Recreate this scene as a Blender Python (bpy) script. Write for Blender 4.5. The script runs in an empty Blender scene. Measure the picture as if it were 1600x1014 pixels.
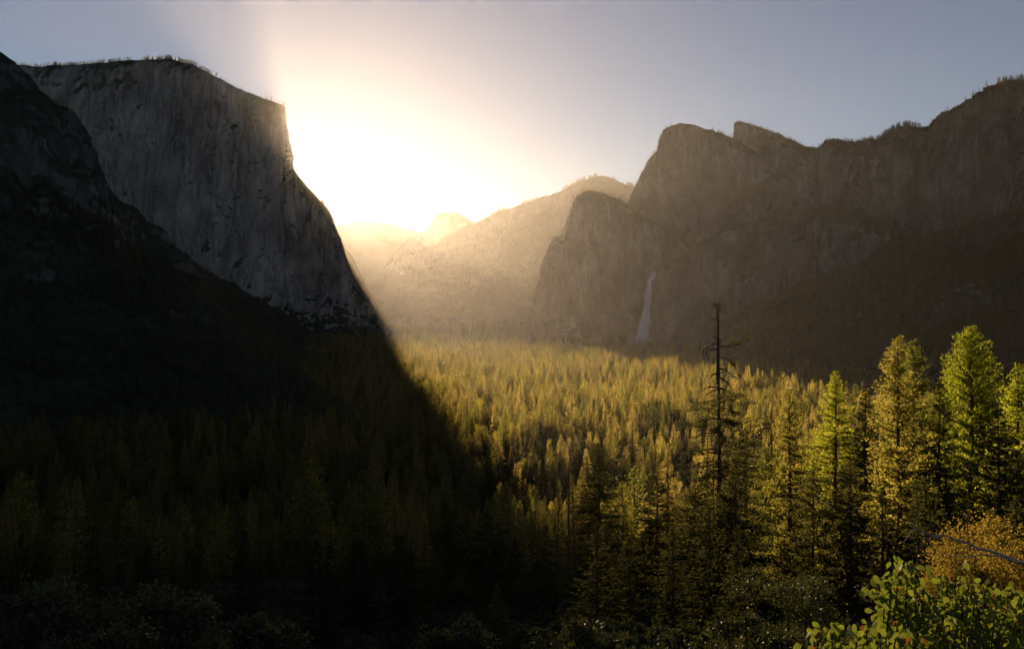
import bpy, math, random
import numpy as np
from mathutils import Vector
from mathutils.bvhtree import BVHTree

# ------------------------------------------------------------------ camera, sky, sun, exposure
scene = bpy.context.scene
col = scene.collection
F = 1330.0                      # focal length in photograph pixels (1600 wide)
HOR = 475.0                     # horizon row in the photograph
SUN_PX, SUN_PY = 480.2, 296.8   # where the sun stands on the cliff's edge

cam_d = bpy.data.cameras.new('camera')
cam = bpy.data.objects.new('camera', cam_d)
col.objects.link(cam)
cam.location = (0, 0, 0)
cam.rotation_euler = (math.radians(90), 0, 0)
cam_d.sensor_width = 36.0
cam_d.lens = 36.0 * F / 1600.0
cam_d.shift_y = (HOR - 507.0) / 1600.0
cam_d.clip_start = 0.1
cam_d.clip_end = 60000.0
scene.camera = cam

SX, SZ = (SUN_PX - 800.0) / F, (HOR - SUN_PY) / F
SUN_DIR = Vector((SX, 1.0, SZ)).normalized()
sun_el = math.asin(SUN_DIR.z)
sun_az = math.atan2(SUN_DIR.x, SUN_DIR.y)      # clockwise from +Y

world = bpy.data.worlds.new('World')
scene.world = world
world.use_nodes = True
wn, wl = world.node_tree.nodes, world.node_tree.links
wn.clear()
sky = wn.new('ShaderNodeTexSky')
sky.sky_type = 'NISHITA'
sky.sun_disc = False
sky.sun_elevation = sun_el
sky.sun_rotation = sun_az
sky.altitude = 1300.0
sky.air_density = 1.0
sky.dust_density = 0.2
sky.ozone_density = 2.0
bg = wn.new('ShaderNodeBackground')
bg.inputs['Strength'].default_value = 0.05
wo = wn.new('ShaderNodeOutputWorld')
hs = wn.new('ShaderNodeHueSaturation')      # pale hazy air: less saturated than clean air
hs.inputs['Saturation'].default_value = 0.76
hs.inputs['Hue'].default_value = 0.515
hs.inputs['Value'].default_value = 0.35
wl.new(sky.outputs[0], hs.inputs['Color'])
wl.new(hs.outputs[0], bg.inputs[0])
wl.new(bg.outputs[0], wo.inputs[0])

sun_d = bpy.data.lights.new('sun', 'SUN')
sun_d.energy = 5.0
sun_d.angle = math.radians(0.8)
sun_d.color = (1.0, 0.69, 0.40)
sun = bpy.data.objects.new('sun', sun_d)
col.objects.link(sun)
sun.rotation_euler = (-SUN_DIR).to_track_quat('-Z', 'Y').to_euler()
sun.location = (0, 0, 500)

scene.view_settings.view_transform = 'Standard'
scene.view_settings.look = 'None'
scene.view_settings.exposure = 2.2
scene.view_settings.gamma = 1.0
scene.view_settings.use_curve_mapping = False
scene.render.engine = 'CYCLES'
cy = scene.cycles
cy.use_denoising = True
try:
    cy.denoiser = 'OPENIMAGEDENOISE'
except Exception:
    pass
cy.max_bounces = 4
cy.diffuse_bounces = 2
cy.glossy_bounces = 1
cy.transmission_bounces = 3
cy.volume_bounces = 0
cy.transparent_max_bounces = 12
cy.use_adaptive_sampling = False

HAZE_DENSITY = 0.52e-5
HAZE_ANISO = 0.73

# ------------------------------------------------------------------ helpers
rng = np.random.default_rng(11)
random.seed(11)


def P(px, py, Y):
    return np.array(((px - 800.0) / F * Y, Y, (HOR - py) / F * Y))


def _h(ix, iy, iz, seed):
    n = (ix * 374761393 + iy * 668265263 + iz * 2147483647 + seed * 974634777) & 0xFFFFFFFF
    n = ((n ^ (n >> 13)) * 1274126177) & 0xFFFFFFFF
    n = ((n ^ (n >> 15)) * 2246822519) & 0xFFFFFFFF
    return ((n ^ (n >> 16)) & 0xFFFF).astype(np.float64) / 32767.5 - 1.0


def vnoise(x, y, z, seed=0):
    x0, y0, z0 = np.floor(x), np.floor(y), np.floor(z)
    fx, fy, fz = x - x0, y - y0, z - z0
    ix, iy, iz = x0.astype(np.int64), y0.astype(np.int64), z0.astype(np.int64)
    u = fx * fx * fx * (fx * (fx * 6 - 15) + 10)
    v = fy * fy * fy * (fy * (fy * 6 - 15) + 10)
    w = fz * fz * fz * (fz * (fz * 6 - 15) + 10)
    r = 0
    for a in (0, 1):
        for b in (0, 1):
            for c in (0, 1):
                r = r + _h(ix + a, iy + b, iz + c, seed) * (u if a else 1 - u) * (v if b else 1 - v) * (w if c else 1 - w)
    return r


def fbm(x, y, z, octv=5, seed=0, gain=0.5, lac=2.07):
    x, y, z = np.broadcast_arrays(np.asarray(x, float), np.asarray(y, float), np.asarray(z, float))
    t, a, f = 0.0, 1.0, 1.0
    for i in range(octv):
        t = t + a * vnoise(x * f, y * f, z * f, seed + i * 17)
        a *= gain
        f *= lac
    return t


def ridged(x, y, z, octv=4, seed=0, gain=0.5, lac=2.1):
    t, a, f = 0.0, 1.0, 1.0
    for i in range(octv):
        t = t + a * (1 - 2 * np.abs(vnoise(x * f, y * f, z * f, seed + i * 13)))
        a *= gain
        f *= lac
    return t


def mesh_np(name, verts, faces, mats=(), smooth=False, mat_idx=None):
    """verts (n,3); faces (m,k) with k fixed, or list of lists"""
    me = bpy.data.meshes.new(name)
    verts = np.asarray(verts, dtype=np.float32)
    if isinstance(faces, np.ndarray):
        m, k = faces.shape
        me.vertices.add(len(verts))
        me.vertices.foreach_set('co', verts.ravel())
        me.loops.add(m * k)
        me.loops.foreach_set('vertex_index', faces.astype(np.int32).ravel())
        me.polygons.add(m)
        me.polygons.foreach_set('loop_start', np.arange(0, m * k, k, dtype=np.int32))
        me.polygons.foreach_set('loop_total', np.full(m, k, dtype=np.int32))
        if smooth:
            me.polygons.foreach_set('use_smooth', np.ones(m, dtype=bool))
        me.update(calc_edges=True)
        me.validate()
    else:
        me.from_pydata([tuple(v) for v in verts], [], faces)
        if smooth:
            for p in me.polygons:
                p.use_smooth = True
        me.update()
    for mt in mats:
        me.materials.append(mt)
    return me


def link(name, data, parent=None, loc=None, label=None, cat=None, kind=None, group=None):
    o = bpy.data.objects.new(name, data)
    col.objects.link(o)
    if parent is not None:
        o.parent = parent
    if loc is not None:
        o.location = loc
    if label:
        o['label'] = label
    if cat:
        o['category'] = cat
    if kind:
        o['kind'] = kind
    if group:
        o['group'] = group
    return o


# ------------------------------------------------------------------ materials
def new_mat(name):
    m = bpy.data.materials.new(name)
    m.use_nodes = True
    m.node_tree.nodes.clear()
    return m, m.node_tree.nodes, m.node_tree.links


def ramp(n, stops):
    r = n.new('ShaderNodeValToRGB')
    e = r.color_ramp.elements
    while len(e) > 1:
        e.remove(e[-1])
    e[0].position = stops[0][0]
    e[0].color = (*stops[0][1], 1)
    for p, c in stops[1:]:
        x = e.new(p)
        x.color = (*c, 1)
    return r


def rock_material(name, c_dark, c_mid, c_light, veg, veg_lo=0.45, veg_hi=0.65, streak=1.0, bump_d=6.0):
    m, n, l = new_mat(name)
    out = n.new('ShaderNodeOutputMaterial')
    bs = n.new('ShaderNodeBsdfDiffuse')
    geo = n.new('ShaderNodeNewGeometry')
    mp = n.new('ShaderNodeMapping')
    mp.inputs['Scale'].default_value = (0.02, 0.02, 0.0065)
    mp.inputs['Rotation'].default_value = (0.0, 0.14, 0.0)
    l.new(geo.outputs['Position'], mp.inputs['Vector'])
    n1 = n.new('ShaderNodeTexNoise')
    n1.inputs['Scale'].default_value = 1.0
    n1.inputs['Detail'].default_value = 8
    n1.inputs['Roughness'].default_value = 0.72
    n1.inputs['Distortion'].default_value = 0.5
    l.new(mp.outputs[0], n1.inputs['Vector'])
    mp2 = n.new('ShaderNodeMapping')
    mp2.inputs['Scale'].default_value = (0.004, 0.004, 0.0028)
    l.new(geo.outputs['Position'], mp2.inputs['Vector'])
    n2 = n.new('ShaderNodeTexNoise')
    n2.inputs['Scale'].default_value = 1.0
    n2.inputs['Detail'].default_value = 7
    n2.inputs['Roughness'].default_value = 0.68
    n2.inputs['Distortion'].default_value = 0.8
    l.new(mp2.outputs[0], n2.inputs['Vector'])
    add = n.new('ShaderNodeMath')
    add.operation = 'MULTIPLY_ADD'
    add.inputs[1].default_value = 0.55 * streak
    l.new(n1.outputs['Fac'], add.inputs[0])
    mul = n.new('ShaderNodeMath')
    mul.operation = 'MULTIPLY'
    mul.inputs[1].default_value = 1.0 - 0.55 * streak
    l.new(n2.outputs['Fac'], mul.inputs[0])
    l.new(mul.outputs[0], add.inputs[2])
    r = ramp(n, [(0.40, c_dark), (0.5, c_mid), (0.61, c_light)])
    l.new(add.outputs[0], r.inputs[0])
    # dark water streaks and joints
    mp3 = n.new('ShaderNodeMapping')
    mp3.inputs['Scale'].default_value = (0.016, 0.016, 0.0022)
    mp3.inputs['Rotation'].default_value = (0.0, -0.10, 0.0)
    l.new(geo.outputs['Position'], mp3.inputs['Vector'])
    n4 = n.new('ShaderNodeTexNoise')
    n4.inputs['Scale'].default_value = 1.0
    n4.inputs['Detail'].default_value = 5
    n4.inputs['Roughness'].default_value = 0.6
    n4.inputs['Distortion'].default_value = 0.7
    l.new(mp3.outputs[0], n4.inputs['Vector'])
    ab = n.new('ShaderNodeMath')
    ab.operation = 'SUBTRACT'
    ab.inputs[1].default_value = 0.5
    l.new(n4.outputs['Fac'], ab.inputs[0])
    ab2 = n.new('ShaderNodeMath')
    ab2.operation = 'ABSOLUTE'
    l.new(ab.outputs[0], ab2.inputs[0])
    st = n.new('ShaderNodeMapRange')
    st.inputs['From Min'].default_value = 0.004
    st.inputs['From Max'].default_value = 0.035
    st.inputs['To Min'].default_value = 0.58
    st.inputs['To Max'].default_value = 1.0
    l.new(ab2.outputs[0], st.inputs['Value'])
    vm = n.new('ShaderNodeMix')
    vm.data_type = 'RGBA'
    vm.blend_type = 'MULTIPLY'
    vm.inputs['Factor'].default_value = 1.0
    l.new(r.outputs[0], vm.inputs['A'])
    l.new(st.outputs[0], vm.inputs['B'])
    # ledges grown over with brush
    sep = n.new('ShaderNodeSeparateXYZ')
    l.new(geo.outputs['Normal'], sep.inputs[0])
    n3 = n.new('ShaderNodeTexNoise')
    n3.inputs['Scale'].default_value = 0.03
    n3.inputs['Detail'].default_value = 6
    l.new(geo.outputs['Position'], n3.inputs['Vector'])
    ma = n.new('ShaderNodeMath')
    ma.operation = 'MULTIPLY_ADD'
    ma.inputs[1].default_value = 0.5
    l.new(n3.outputs['Fac'], ma.inputs[0])
    l.new(sep.outputs['Z'], ma.inputs[2])
    mr = n.new('ShaderNodeMapRange')
    mr.inputs['From Min'].default_value = veg_lo + 0.25
    mr.inputs['From Max'].default_value = veg_hi + 0.25
    l.new(ma.outputs[0], mr.inputs['Value'])
    mix = n.new('ShaderNodeMix')
    mix.data_type = 'RGBA'
    l.new(mr.outputs[0], mix.inputs['Factor'])
    l.new(vm.outputs['Result'], mix.inputs['A'])
    mix.inputs['B'].default_value = (*veg, 1)
    l.new(mix.outputs['Result'], bs.inputs['Color'])
    bp = n.new('ShaderNodeBump')
    bp.inputs['Strength'].default_value = 0.9
    bp.inputs['Distance'].default_value = bump_d
    l.new(n1.outputs['Fac'], bp.inputs['Height'])
    l.new(bp.outputs[0], bs.inputs['Normal'])
    l.new(bs.outputs[0], out.inputs['Surface'])
    return m


def leaf_material(name, c1, c2, trans, tfac=0.45, scale=0.6, gloss=0.0):
    m, n, l = new_mat(name)
    out = n.new('ShaderNodeOutputMaterial')
    oi = n.new('ShaderNodeObjectInfo')
    geo = n.new('ShaderNodeNewGeometry')
    tc = n.new('ShaderNodeTexCoord')
    nz = n.new('ShaderNodeTexNoise')
    nz.inputs['Scale'].default_value = scale
    nz.inputs['Detail'].default_value = 4
    l.new(tc.outputs['Object'], nz.inputs['Vector'])
    a = n.new('ShaderNodeMath')
    a.operation = 'MULTIPLY_ADD'
    a.inputs[1].default_value = 0.55
    l.new(oi.outputs['Random'], a.inputs[0])
    b = n.new('ShaderNodeMath')
    b.operation = 'MULTIPLY_ADD'
    b.inputs[1].default_value = 0.9
    b.inputs[2].default_value = -0.22
    l.new(nz.outputs['Fac'], b.inputs[0])
    l.new(b.outputs[0], a.inputs[2])
    r = ramp(n, [(0.1, c1), (0.9, c2)])
    l.new(a.outputs[0], r.inputs[0])
    d = n.new('ShaderNodeBsdfDiffuse')
    l.new(r.outputs[0], d.inputs['Color'])
    t = n.new('ShaderNodeBsdfTranslucent')
    mm = n.new('ShaderNodeMix')
    mm.data_type = 'RGBA'
    mm.blend_type = 'MULTIPLY'
    mm.inputs['Factor'].default_value = 1.0
    l.new(r.outputs[0], mm.inputs['A'])
    mm.inputs['B'].default_value = (*trans, 1)
    l.new(mm.outputs['Result'], t.inputs['Color'])
    mx = n.new('ShaderNodeMixShader')
    mx.inputs[0].default_value = tfac
    l.new(d.outputs[0], mx.inputs[1])
    l.new(t.outputs[0], mx.inputs[2])
    last = mx
    if gloss > 0:
        g = n.new('ShaderNodeBsdfGlossy')
        g.inputs['Roughness'].default_value = 0.45
        g.inputs['Color'].default_value = (0.9, 0.9, 0.85, 1)
        mg = n.new('ShaderNodeMixShader')
        mg.inputs[0].default_value = gloss
        l.new(mx.outputs[0], mg.inputs[1])
        l.new(g.outputs[0], mg.inputs[2])
        last = mg
    l.new(last.outputs[0], out.inputs['Surface'])
    return m


def bark_material(name, c1, c2, scale=3.0):
    m, n, l = new_mat(name)
    out = n.new('ShaderNodeOutputMaterial')
    tc = n.new('ShaderNodeTexCoord')
    mp = n.new('ShaderNodeMapping')
    mp.inputs['Scale'].default_value = (scale, scale, scale * 0.15)
    l.new(tc.outputs['Object'], mp.inputs[0])
    nz = n.new('ShaderNodeTexNoise')
    nz.inputs['Detail'].default_value = 6
    l.new(mp.outputs[0], nz.inputs['Vector'])
    r = ramp(n, [(0.35, c1), (0.65, c2)])
    l.new(nz.outputs['Fac'], r.inputs[0])
    d = n.new('ShaderNodeBsdfDiffuse')
    l.new(r.outputs[0], d.inputs['Color'])
    bp = n.new('ShaderNodeBump')
    bp.inputs['Strength'].default_value = 0.8
    bp.inputs['Distance'].default_value = 0.05
    l.new(nz.outputs['Fac'], bp.inputs['Height'])
    l.new(bp.outputs[0], d.inputs['Normal'])
    l.new(d.outputs[0], out.inputs['Surface'])
    return m


def ground_material():
    m, n, l = new_mat('forest_ground')
    out = n.new('ShaderNodeOutputMaterial')
    geo = n.new('ShaderNodeNewGeometry')
    n1 = n.new('ShaderNodeTexNoise')
    n1.inputs['Scale'].default_value = 0.02
    n1.inputs['Detail'].default_value = 10
    l.new(geo.outputs['Position'], n1.inputs['Vector'])
    r = ramp(n, [(0.35, (0.022, 0.022, 0.010)), (0.55, (0.045, 0.042, 0.018)), (0.68, (0.075, 0.075, 0.028))])
    l.new(n1.outputs['Fac'], r.inputs[0])
    d = n.new('ShaderNodeBsdfDiffuse')
    l.new(r.outputs[0], d.inputs['Color'])
    n2 = n.new('ShaderNodeTexNoise')
    n2.inputs['Scale'].default_value = 1.5
    n2.inputs['Detail'].default_value = 6
    l.new(geo.outputs['Position'], n2.inputs['Vector'])
    bp = n.new('ShaderNodeBump')
    bp.inputs['Distance'].default_value = 0.4
    l.new(n2.outputs['Fac'], bp.inputs['Height'])
    l.new(bp.outputs[0], d.inputs['Normal'])
    l.new(d.outputs[0], out.inputs['Surface'])
    return m


VEG = (0.032, 0.036, 0.022)
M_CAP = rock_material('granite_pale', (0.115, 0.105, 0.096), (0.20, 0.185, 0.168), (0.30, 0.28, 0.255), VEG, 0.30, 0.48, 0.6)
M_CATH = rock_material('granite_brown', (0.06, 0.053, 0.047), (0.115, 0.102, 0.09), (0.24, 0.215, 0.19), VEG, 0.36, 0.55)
M_SLOPE = rock_material('brushy_slope', (0.05, 0.05, 0.046), (0.085, 0.083, 0.076), (0.15, 0.145, 0.135), (0.034, 0.039, 0.027), 0.28, 0.52, 0.4)
M_FAR = rock_material('far_ridge', (0.04, 0.042, 0.03), (0.055, 0.056, 0.042), (0.085, 0.082, 0.07), (0.03, 0.036, 0.02), 0.2, 0.45, 0.3, 12)
M_GROUND = ground_material()
M_BARK = bark_material('pine_bark', (0.05, 0.035, 0.025), (0.12, 0.085, 0.06))
M_DEAD = bark_material('weathered_wood', (0.05, 0.042, 0.035), (0.11, 0.095, 0.08))
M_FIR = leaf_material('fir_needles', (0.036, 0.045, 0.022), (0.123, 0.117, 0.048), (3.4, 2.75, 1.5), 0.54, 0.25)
M_PINE = leaf_material('pine_needles', (0.030, 0.043, 0.016), (0.074, 0.084, 0.028), (2.2, 1.95, 0.9), 0.55, 0.35)  # colour lowered to put shade into the lower near trees
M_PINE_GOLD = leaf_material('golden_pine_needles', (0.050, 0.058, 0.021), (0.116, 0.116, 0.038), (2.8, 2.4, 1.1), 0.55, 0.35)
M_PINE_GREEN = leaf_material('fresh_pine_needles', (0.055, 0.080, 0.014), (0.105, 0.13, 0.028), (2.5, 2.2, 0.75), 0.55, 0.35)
M_SHADEFIR = leaf_material('shade_darkened_needles', (0.020, 0.026, 0.014), (0.046, 0.051, 0.025), (2.2, 1.9, 1.0), 0.45, 0.4)  # shade of the near slope painted into the needle colour
M_HILL = leaf_material('hillside_needles', (0.046, 0.056, 0.034), (0.095, 0.105, 0.06), (1.8, 1.6, 1.1), 0.35, 0.25)
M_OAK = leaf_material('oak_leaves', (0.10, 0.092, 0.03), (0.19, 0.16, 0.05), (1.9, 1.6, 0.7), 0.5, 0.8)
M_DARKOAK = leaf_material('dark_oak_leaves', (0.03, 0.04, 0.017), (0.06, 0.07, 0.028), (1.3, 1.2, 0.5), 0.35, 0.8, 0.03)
M_DECID = leaf_material('cottonwood_leaves', (0.11, 0.14, 0.02), (0.20, 0.22, 0.04), (1.4, 1.3, 0.4), 0.55, 0.5)
M_MANZ = leaf_material('manzanita_leaves', (0.08, 0.12, 0.03), (0.14, 0.175, 0.055), (2.0, 1.8, 0.6), 0.5, 9.0, 0.015)
M_MANZ_RED = leaf_material('reddish_manzanita_leaves', (0.14, 0.10, 0.03), (0.20, 0.11, 0.035), (1.5, 1.1, 0.4), 0.45, 9.0, 0.015)
M_MSTEM = bark_material('manzanita_bark', (0.07, 0.025, 0.016), (0.13, 0.06, 0.04), 40)
M_TWIG = bark_material('grey_twig_bark', (0.24, 0.21, 0.18), (0.45, 0.41, 0.37), 20)


# ------------------------------------------------------------------ ground
def ground_z(x, y):
    x = np.asarray(x, float)
    y = np.asarray(y, float)
    yy = np.maximum(y, 0) + 0.10 * np.abs(np.minimum(x, 0))
    s = -1.7 - 0.28 * yy - 9.0 * (1 - np.exp(-yy / 25.0))
    s = s + 0.05 * np.clip(x, 0, 120) * np.clip(yy / 200.0, 0, 1)
    s = s + np.where(y < 0, np.minimum(-y, 300) * 0.22, 0)
    s = s + fbm(x / 60, y / 60, 0.3, 3, 5) * np.clip(yy / 80.0, 0, 1) * 3.0
    floor = -162 + fbm(x / 350, y / 350, 0.0, 4, 9) * 5.0
    k = 12.0
    m = np.maximum(s, floor)
    return m + np.log(np.exp((s - m) / k) + np.exp((floor - m) / k)) * k * 0.6


def build_ground():
    nr, na = 230, 300
    r = np.concatenate(([0.0], 1.5 * (18500 / 1.5) ** (np.linspace(0, 1, nr - 1))))
    # rays are packed closer in front of the viewpoint
    a = np.linspace(-math.pi, math.pi, na + 1)[:-1]
    a = a - 0.55 * np.sin(a)
    R, A = np.meshgrid(r, a, indexing='ij')
    X, Y = R * np.sin(A), R * np.cos(A)
    Z = ground_z(X, Y)
    V = np.stack([X, Y, Z], -1).reshape(-1, 3)
    i, j = np.meshgrid(np.arange(nr - 1), np.arange(na), indexing='ij')
    j2 = (j + 1) % na
    f = np.stack([i * na + j, (i + 1) * na + j, (i + 1) * na + j2, i * na + j2], -1).reshape(-1, 4)[:, ::-1]
    me = mesh_np('ground', V, np.ascontiguousarray(f), (M_GROUND,), True)
    link('ground', me, kind='structure', label='dark valley floor and near hillside under the conifer forest', cat='ground')


build_ground()


# ------------------------------------------------------------------ mountains
MOUNT = {}


def mountain(name, rows, nu, nv, nb, mat, amps, prof, label, back=1500.0, back_drop=1.0, back_slope=0.25, jag=1.0,
             seed=0, stretch=0.25, crest_keep=0.3, cat='mountain', back_dir=None, foot_fade=0.0):
    """rows: (px, py, Y, run, foot_z, lean) along the skyline; a solid ridge with a front face and a back."""
    rows = np.array(rows, float)
    d = np.hypot(np.diff(rows[:, 0]), np.diff(rows[:, 1]))
    d = d * np.where((rows[:-1, 0] < -130) | (rows[1:, 0] > 1740), 0.08, 1.0)     # fewer columns outside the view
    t = np.concatenate(([0], np.cumsum(d)))
    tt = np.linspace(0, t[-1], nu)
    R = np.stack([np.interp(tt, t, rows[:, k]) for k in range(6)], -1)
    # soften depth, run and lean along the ridge
    ker = np.hanning(max(5, nu // 14) | 1)
    ker /= ker.sum()
    for k in (2, 3, 4, 5):
        pad = len(ker) // 2
        R[:, k] = np.convolve(np.pad(R[:, k], pad, mode='edge'), ker, mode='valid')
    px, py, Yc, run, fz, lean = R.T
    py = py + jag * (vnoise(tt / 9.0, tt * 0, tt * 0 + 0.5, seed) * 1.1 + vnoise(tt / 3.5, tt * 0, tt * 0 + 3.5, seed + 1) * 0.8)
    C = np.stack([(px - 800) / F * Yc, Yc, (HOR - py) / F * Yc], -1)
    s = np.linspace(0, 1, nv)
    h = np.interp(s, [p[0] for p in prof], [p[1] for p in prof])
    kk = np.hanning(max(3, nv // 12) | 1)
    kk /= kk.sum()
    pad = len(kk) // 2
    hp = np.concatenate([2 * h[0] - h[pad:0:-1], h, 2 * h[-1] - h[-2:-pad - 2:-1]])
    h = np.convolve(hp, kk, mode='valid')
    h = h - h[0]
    # toward the camera on plan
    toward = -C[:, :2] / np.linalg.norm(C[:, :2], axis=1, keepdims=True)
    front = np.zeros((nu, nv, 3))
    front[:, :, 0] = C[:, None, 0] + toward[:, None, 0] * run[:, None] * h[None] + lean[:, None] * h[None]
    front[:, :, 1] = C[:, None, 1] + toward[:, None, 1] * run[:, None] * h[None]
    front[:, :, 2] = C[:, None, 2] + (fz - C[:, 2])[:, None] * s[None]
    tb = (np.linspace(1, 0, nb + 1)[:-1]) ** 1.7
    bd = -toward if back_dir is None else np.tile(np.array(back_dir) / np.linalg.norm(back_dir), (nu, 1))
    bk = np.zeros((nu, nb, 3))
    bk[:, :, :2] = C[:, None, :2] + bd[:, None] * back * tb[None, :, None]
    top = C[:, None, 2] - np.maximum(C[:, None, 2] + 200, 0) * (back_slope * tb[None] + (1 - back_slope) * tb[None] ** 4) * back_drop
    bk[:, :, 2] = top - 25 * (1 - np.exp(-tb[None] * 10))
    G = np.concatenate([bk, front], 1)
    sv = np.concatenate([-tb, s])
    # normals
    du = np.gradient(G, axis=0)
    dv = np.gradient(G, axis=1)
    N = np.cross(dv, du)
    N /= np.linalg.norm(N, axis=-1, keepdims=True) + 1e-9
    if (N[:, nb + nv // 2, 1]).mean() > 0:
        N = -N
    x, y, z = G[..., 0], G[..., 1], G[..., 2]
    D = np.zeros(x.shape)
    for (kind, wl_, amp, st) in amps:
        if kind == 'f':
            D += amp * fbm(x / wl_, y / wl_, z / wl_ * st, 4, seed + int(wl_))
        elif kind == 'r':
            D += amp * (ridged(x / wl_, y / wl_, z / wl_ * st, 3, seed + int(wl_)) - 0.4)
        elif kind == 's':     # ledges and slabs
            q = fbm(x / wl_, y / wl_, z / wl_ * st, 3, seed + int(wl_))
            D += amp * (np.round(q * 3) / 3 * 0.7 + q * 0.3)
    w = np.where(sv >= 0, crest_keep + (1 - crest_keep) * np.clip(sv / 0.12, 0, 1), np.clip(crest_keep + 0.4 * -sv * 4, 0, 0.8))
    w = w * np.where(sv > 0, 1 - foot_fade * np.clip((sv - 0.6) / 0.35, 0, 1), 1)
    D = D * w[None]
    G = G + N * D[..., None]
    nt = nv + nb
    i, j = np.meshgrid(np.arange(nu - 1), np.arange(nt - 1), indexing='ij')
    f = np.stack([i * nt + j, (i + 1) * nt + j, (i + 1) * nt + j + 1, i * nt + j + 1], -1).reshape(-1, 4)
    me = mesh_np(name, G.reshape(-1, 3), f, (mat,), True)
    o = link(name, me, kind='structure', label=label, cat=cat)
    key = name
    k2 = 0
    while key in MOUNT:
        k2 += 1
        key = name + str(k2)
    MOUNT[o.name] = (G, sv, f)
    return o.name


CLIFF = [(0, 0), (0.03, 0.05), (0.10, 0.11), (0.62, 0.34), (0.80, 0.50), (1, 1)]
SLOPE = [(0, 0), (0.2, 0.14), (0.5, 0.42), (1, 1)]
WALL = [(0, 0), (0.04, 0.06), (0.55, 0.30), (0.72, 0.45), (1, 1)]

# the great monolith whose edge hides the sun
cap_rows = [
    (-260, 170, 4650, 480, -200, 0), (-120, 130, 4630, 480, -200, 0), (10, 99, 4600, 480, -200, 0), (60, 105, 4560, 470, -200, 0),
    (130, 101, 4470, 450, -200, 0), (210, 95, 4380, 430, -200, 0), (262, 93, 4330, 420, -200, 0), (300, 101, 4270, 400, -200, 0),
    (340, 121, 4200, 380, -200, 0), (380, 141, 4150, 360, -200, 10), (412, 155, 4110, 350, -200, 20), (437, 163, 4080, 340, -200, 30),
    (444, 168, 4075, 330, -200, 40), (447, 190, 4070, 330, -200, 40), (448, 215, 4060, 330, -200, 40), (449.5, 240, 4050, 330, -200, 40),
    (455, 262, 4040, 330, -200, 40), (466, 276, 4030, 330, -200, 40), (484, 296.5, 4020, 320, -200, 40), (503, 319, 4015, 315, -200, 40), (512, 330, 4010, 310, -200, 40),
    (519, 348, 4005, 310, -200, 40), (527, 368, 4000, 300, -200, 40), (536, 392, 3990, 290, -200, 30), (551, 428, 3980, 270, -200, 30),
    (562, 446, 3970, 250, -200, 20), (576, 462, 3960, 220, -200, 10), (590, 485, 3950, 190, -200, 0), (604, 508, 3940, 150, -200, 0),
    (624, 530, 3930, 100, -200, 0), (650, 550, 3920, 60, -200, 0)]
cap = mountain('granite_monolith', cap_rows, 560, 330, 40, M_CAP,
               [('f', 520, 45, 0.5), ('r', 170, 16, 0.16), ('f', 70, 9, 0.22), ('r', 90, 12, 0.07), ('r', 38, 6, 0.10), ('s', 150, 16, 0.5)],
               CLIFF, 'huge sheer granite monolith with the sun breaking over its right edge', back=1800, back_slope=0.15, seed=3,
               back_dir=(-0.45, 1), jag=0.8, crest_keep=0.08)

# dark brushy spur on the left
slope_rows = [
    (-2600, -1150, 650, 820, -220, 0), (-1100, -500, 1050, 920, -220, 60), (-420, -160, 1500, 1000, -220, 220), (-200, 0, 1650, 1035, -220, 290), (-60, 62, 1740, 1035, -220, 340), (0, 92, 1800, 1035, -220, 380),
    (12, 100, 1820, 1035, -220, 520),
    (49, 136, 1900, 1035, -220, 500), (79, 173, 1990, 1035, -220, 480), (104, 208, 2080, 1035, -220, 460), (118, 247, 2150, 1035, -220, 440),
    (148, 277, 2250, 1035, -220, 420), (192, 316, 2380, 1035, -220, 400), (214, 324, 2430, 1059.27, -220, 391.2), (232, 346, 2500, 1044.47, -220, 385.822),
    (276, 395, 2650, 1074.73, -220, 401.245), (306, 420, 2760, 1080.73, -220, 405.467), (345, 440, 2880, 1079.33, -220, 412), (375, 459, 3000, 1007.5, -220, 388.889),
    (419, 489, 3180, 858, -220, 347.111), (483, 519, 3420, 639.5, -220, 260.667), (540, 535, 3560, 426.333, -220, 163.778), (600, 552, 3650, 181.333, -220, 49.3333)]
spur = mountain('forested_spur', slope_rows, 430, 300, 30, M_SLOPE,
                [('f', 420, 42, 0.8), ('r', 190, 22, 0.7), ('f', 80, 10, 0.8), ('s', 60, 6, 0.8), ('f', 26, 4, 1.0)],
                [(0, 0), (0.2, 0.12), (0.5, 0.36), (0.75, 0.62), (0.9, 0.84), (1, 1)], 'dark brushy mountain spur falling across the left of the valley', back=900, back_slope=0.5, seed=21, jag=1.6, foot_fade=0.85)

# right-hand cliffs, back to front
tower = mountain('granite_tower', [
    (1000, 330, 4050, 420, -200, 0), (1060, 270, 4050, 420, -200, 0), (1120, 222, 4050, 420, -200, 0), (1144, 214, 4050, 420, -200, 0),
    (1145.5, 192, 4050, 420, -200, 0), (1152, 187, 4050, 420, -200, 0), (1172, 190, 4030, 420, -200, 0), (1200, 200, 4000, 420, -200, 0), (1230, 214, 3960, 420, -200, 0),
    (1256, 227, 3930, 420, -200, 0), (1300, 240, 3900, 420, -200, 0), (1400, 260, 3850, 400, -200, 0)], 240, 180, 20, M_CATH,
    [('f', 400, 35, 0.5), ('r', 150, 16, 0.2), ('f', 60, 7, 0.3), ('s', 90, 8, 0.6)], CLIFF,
    'wedge-topped granite tower rising behind the rounded peak', back=900, seed=41)

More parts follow.
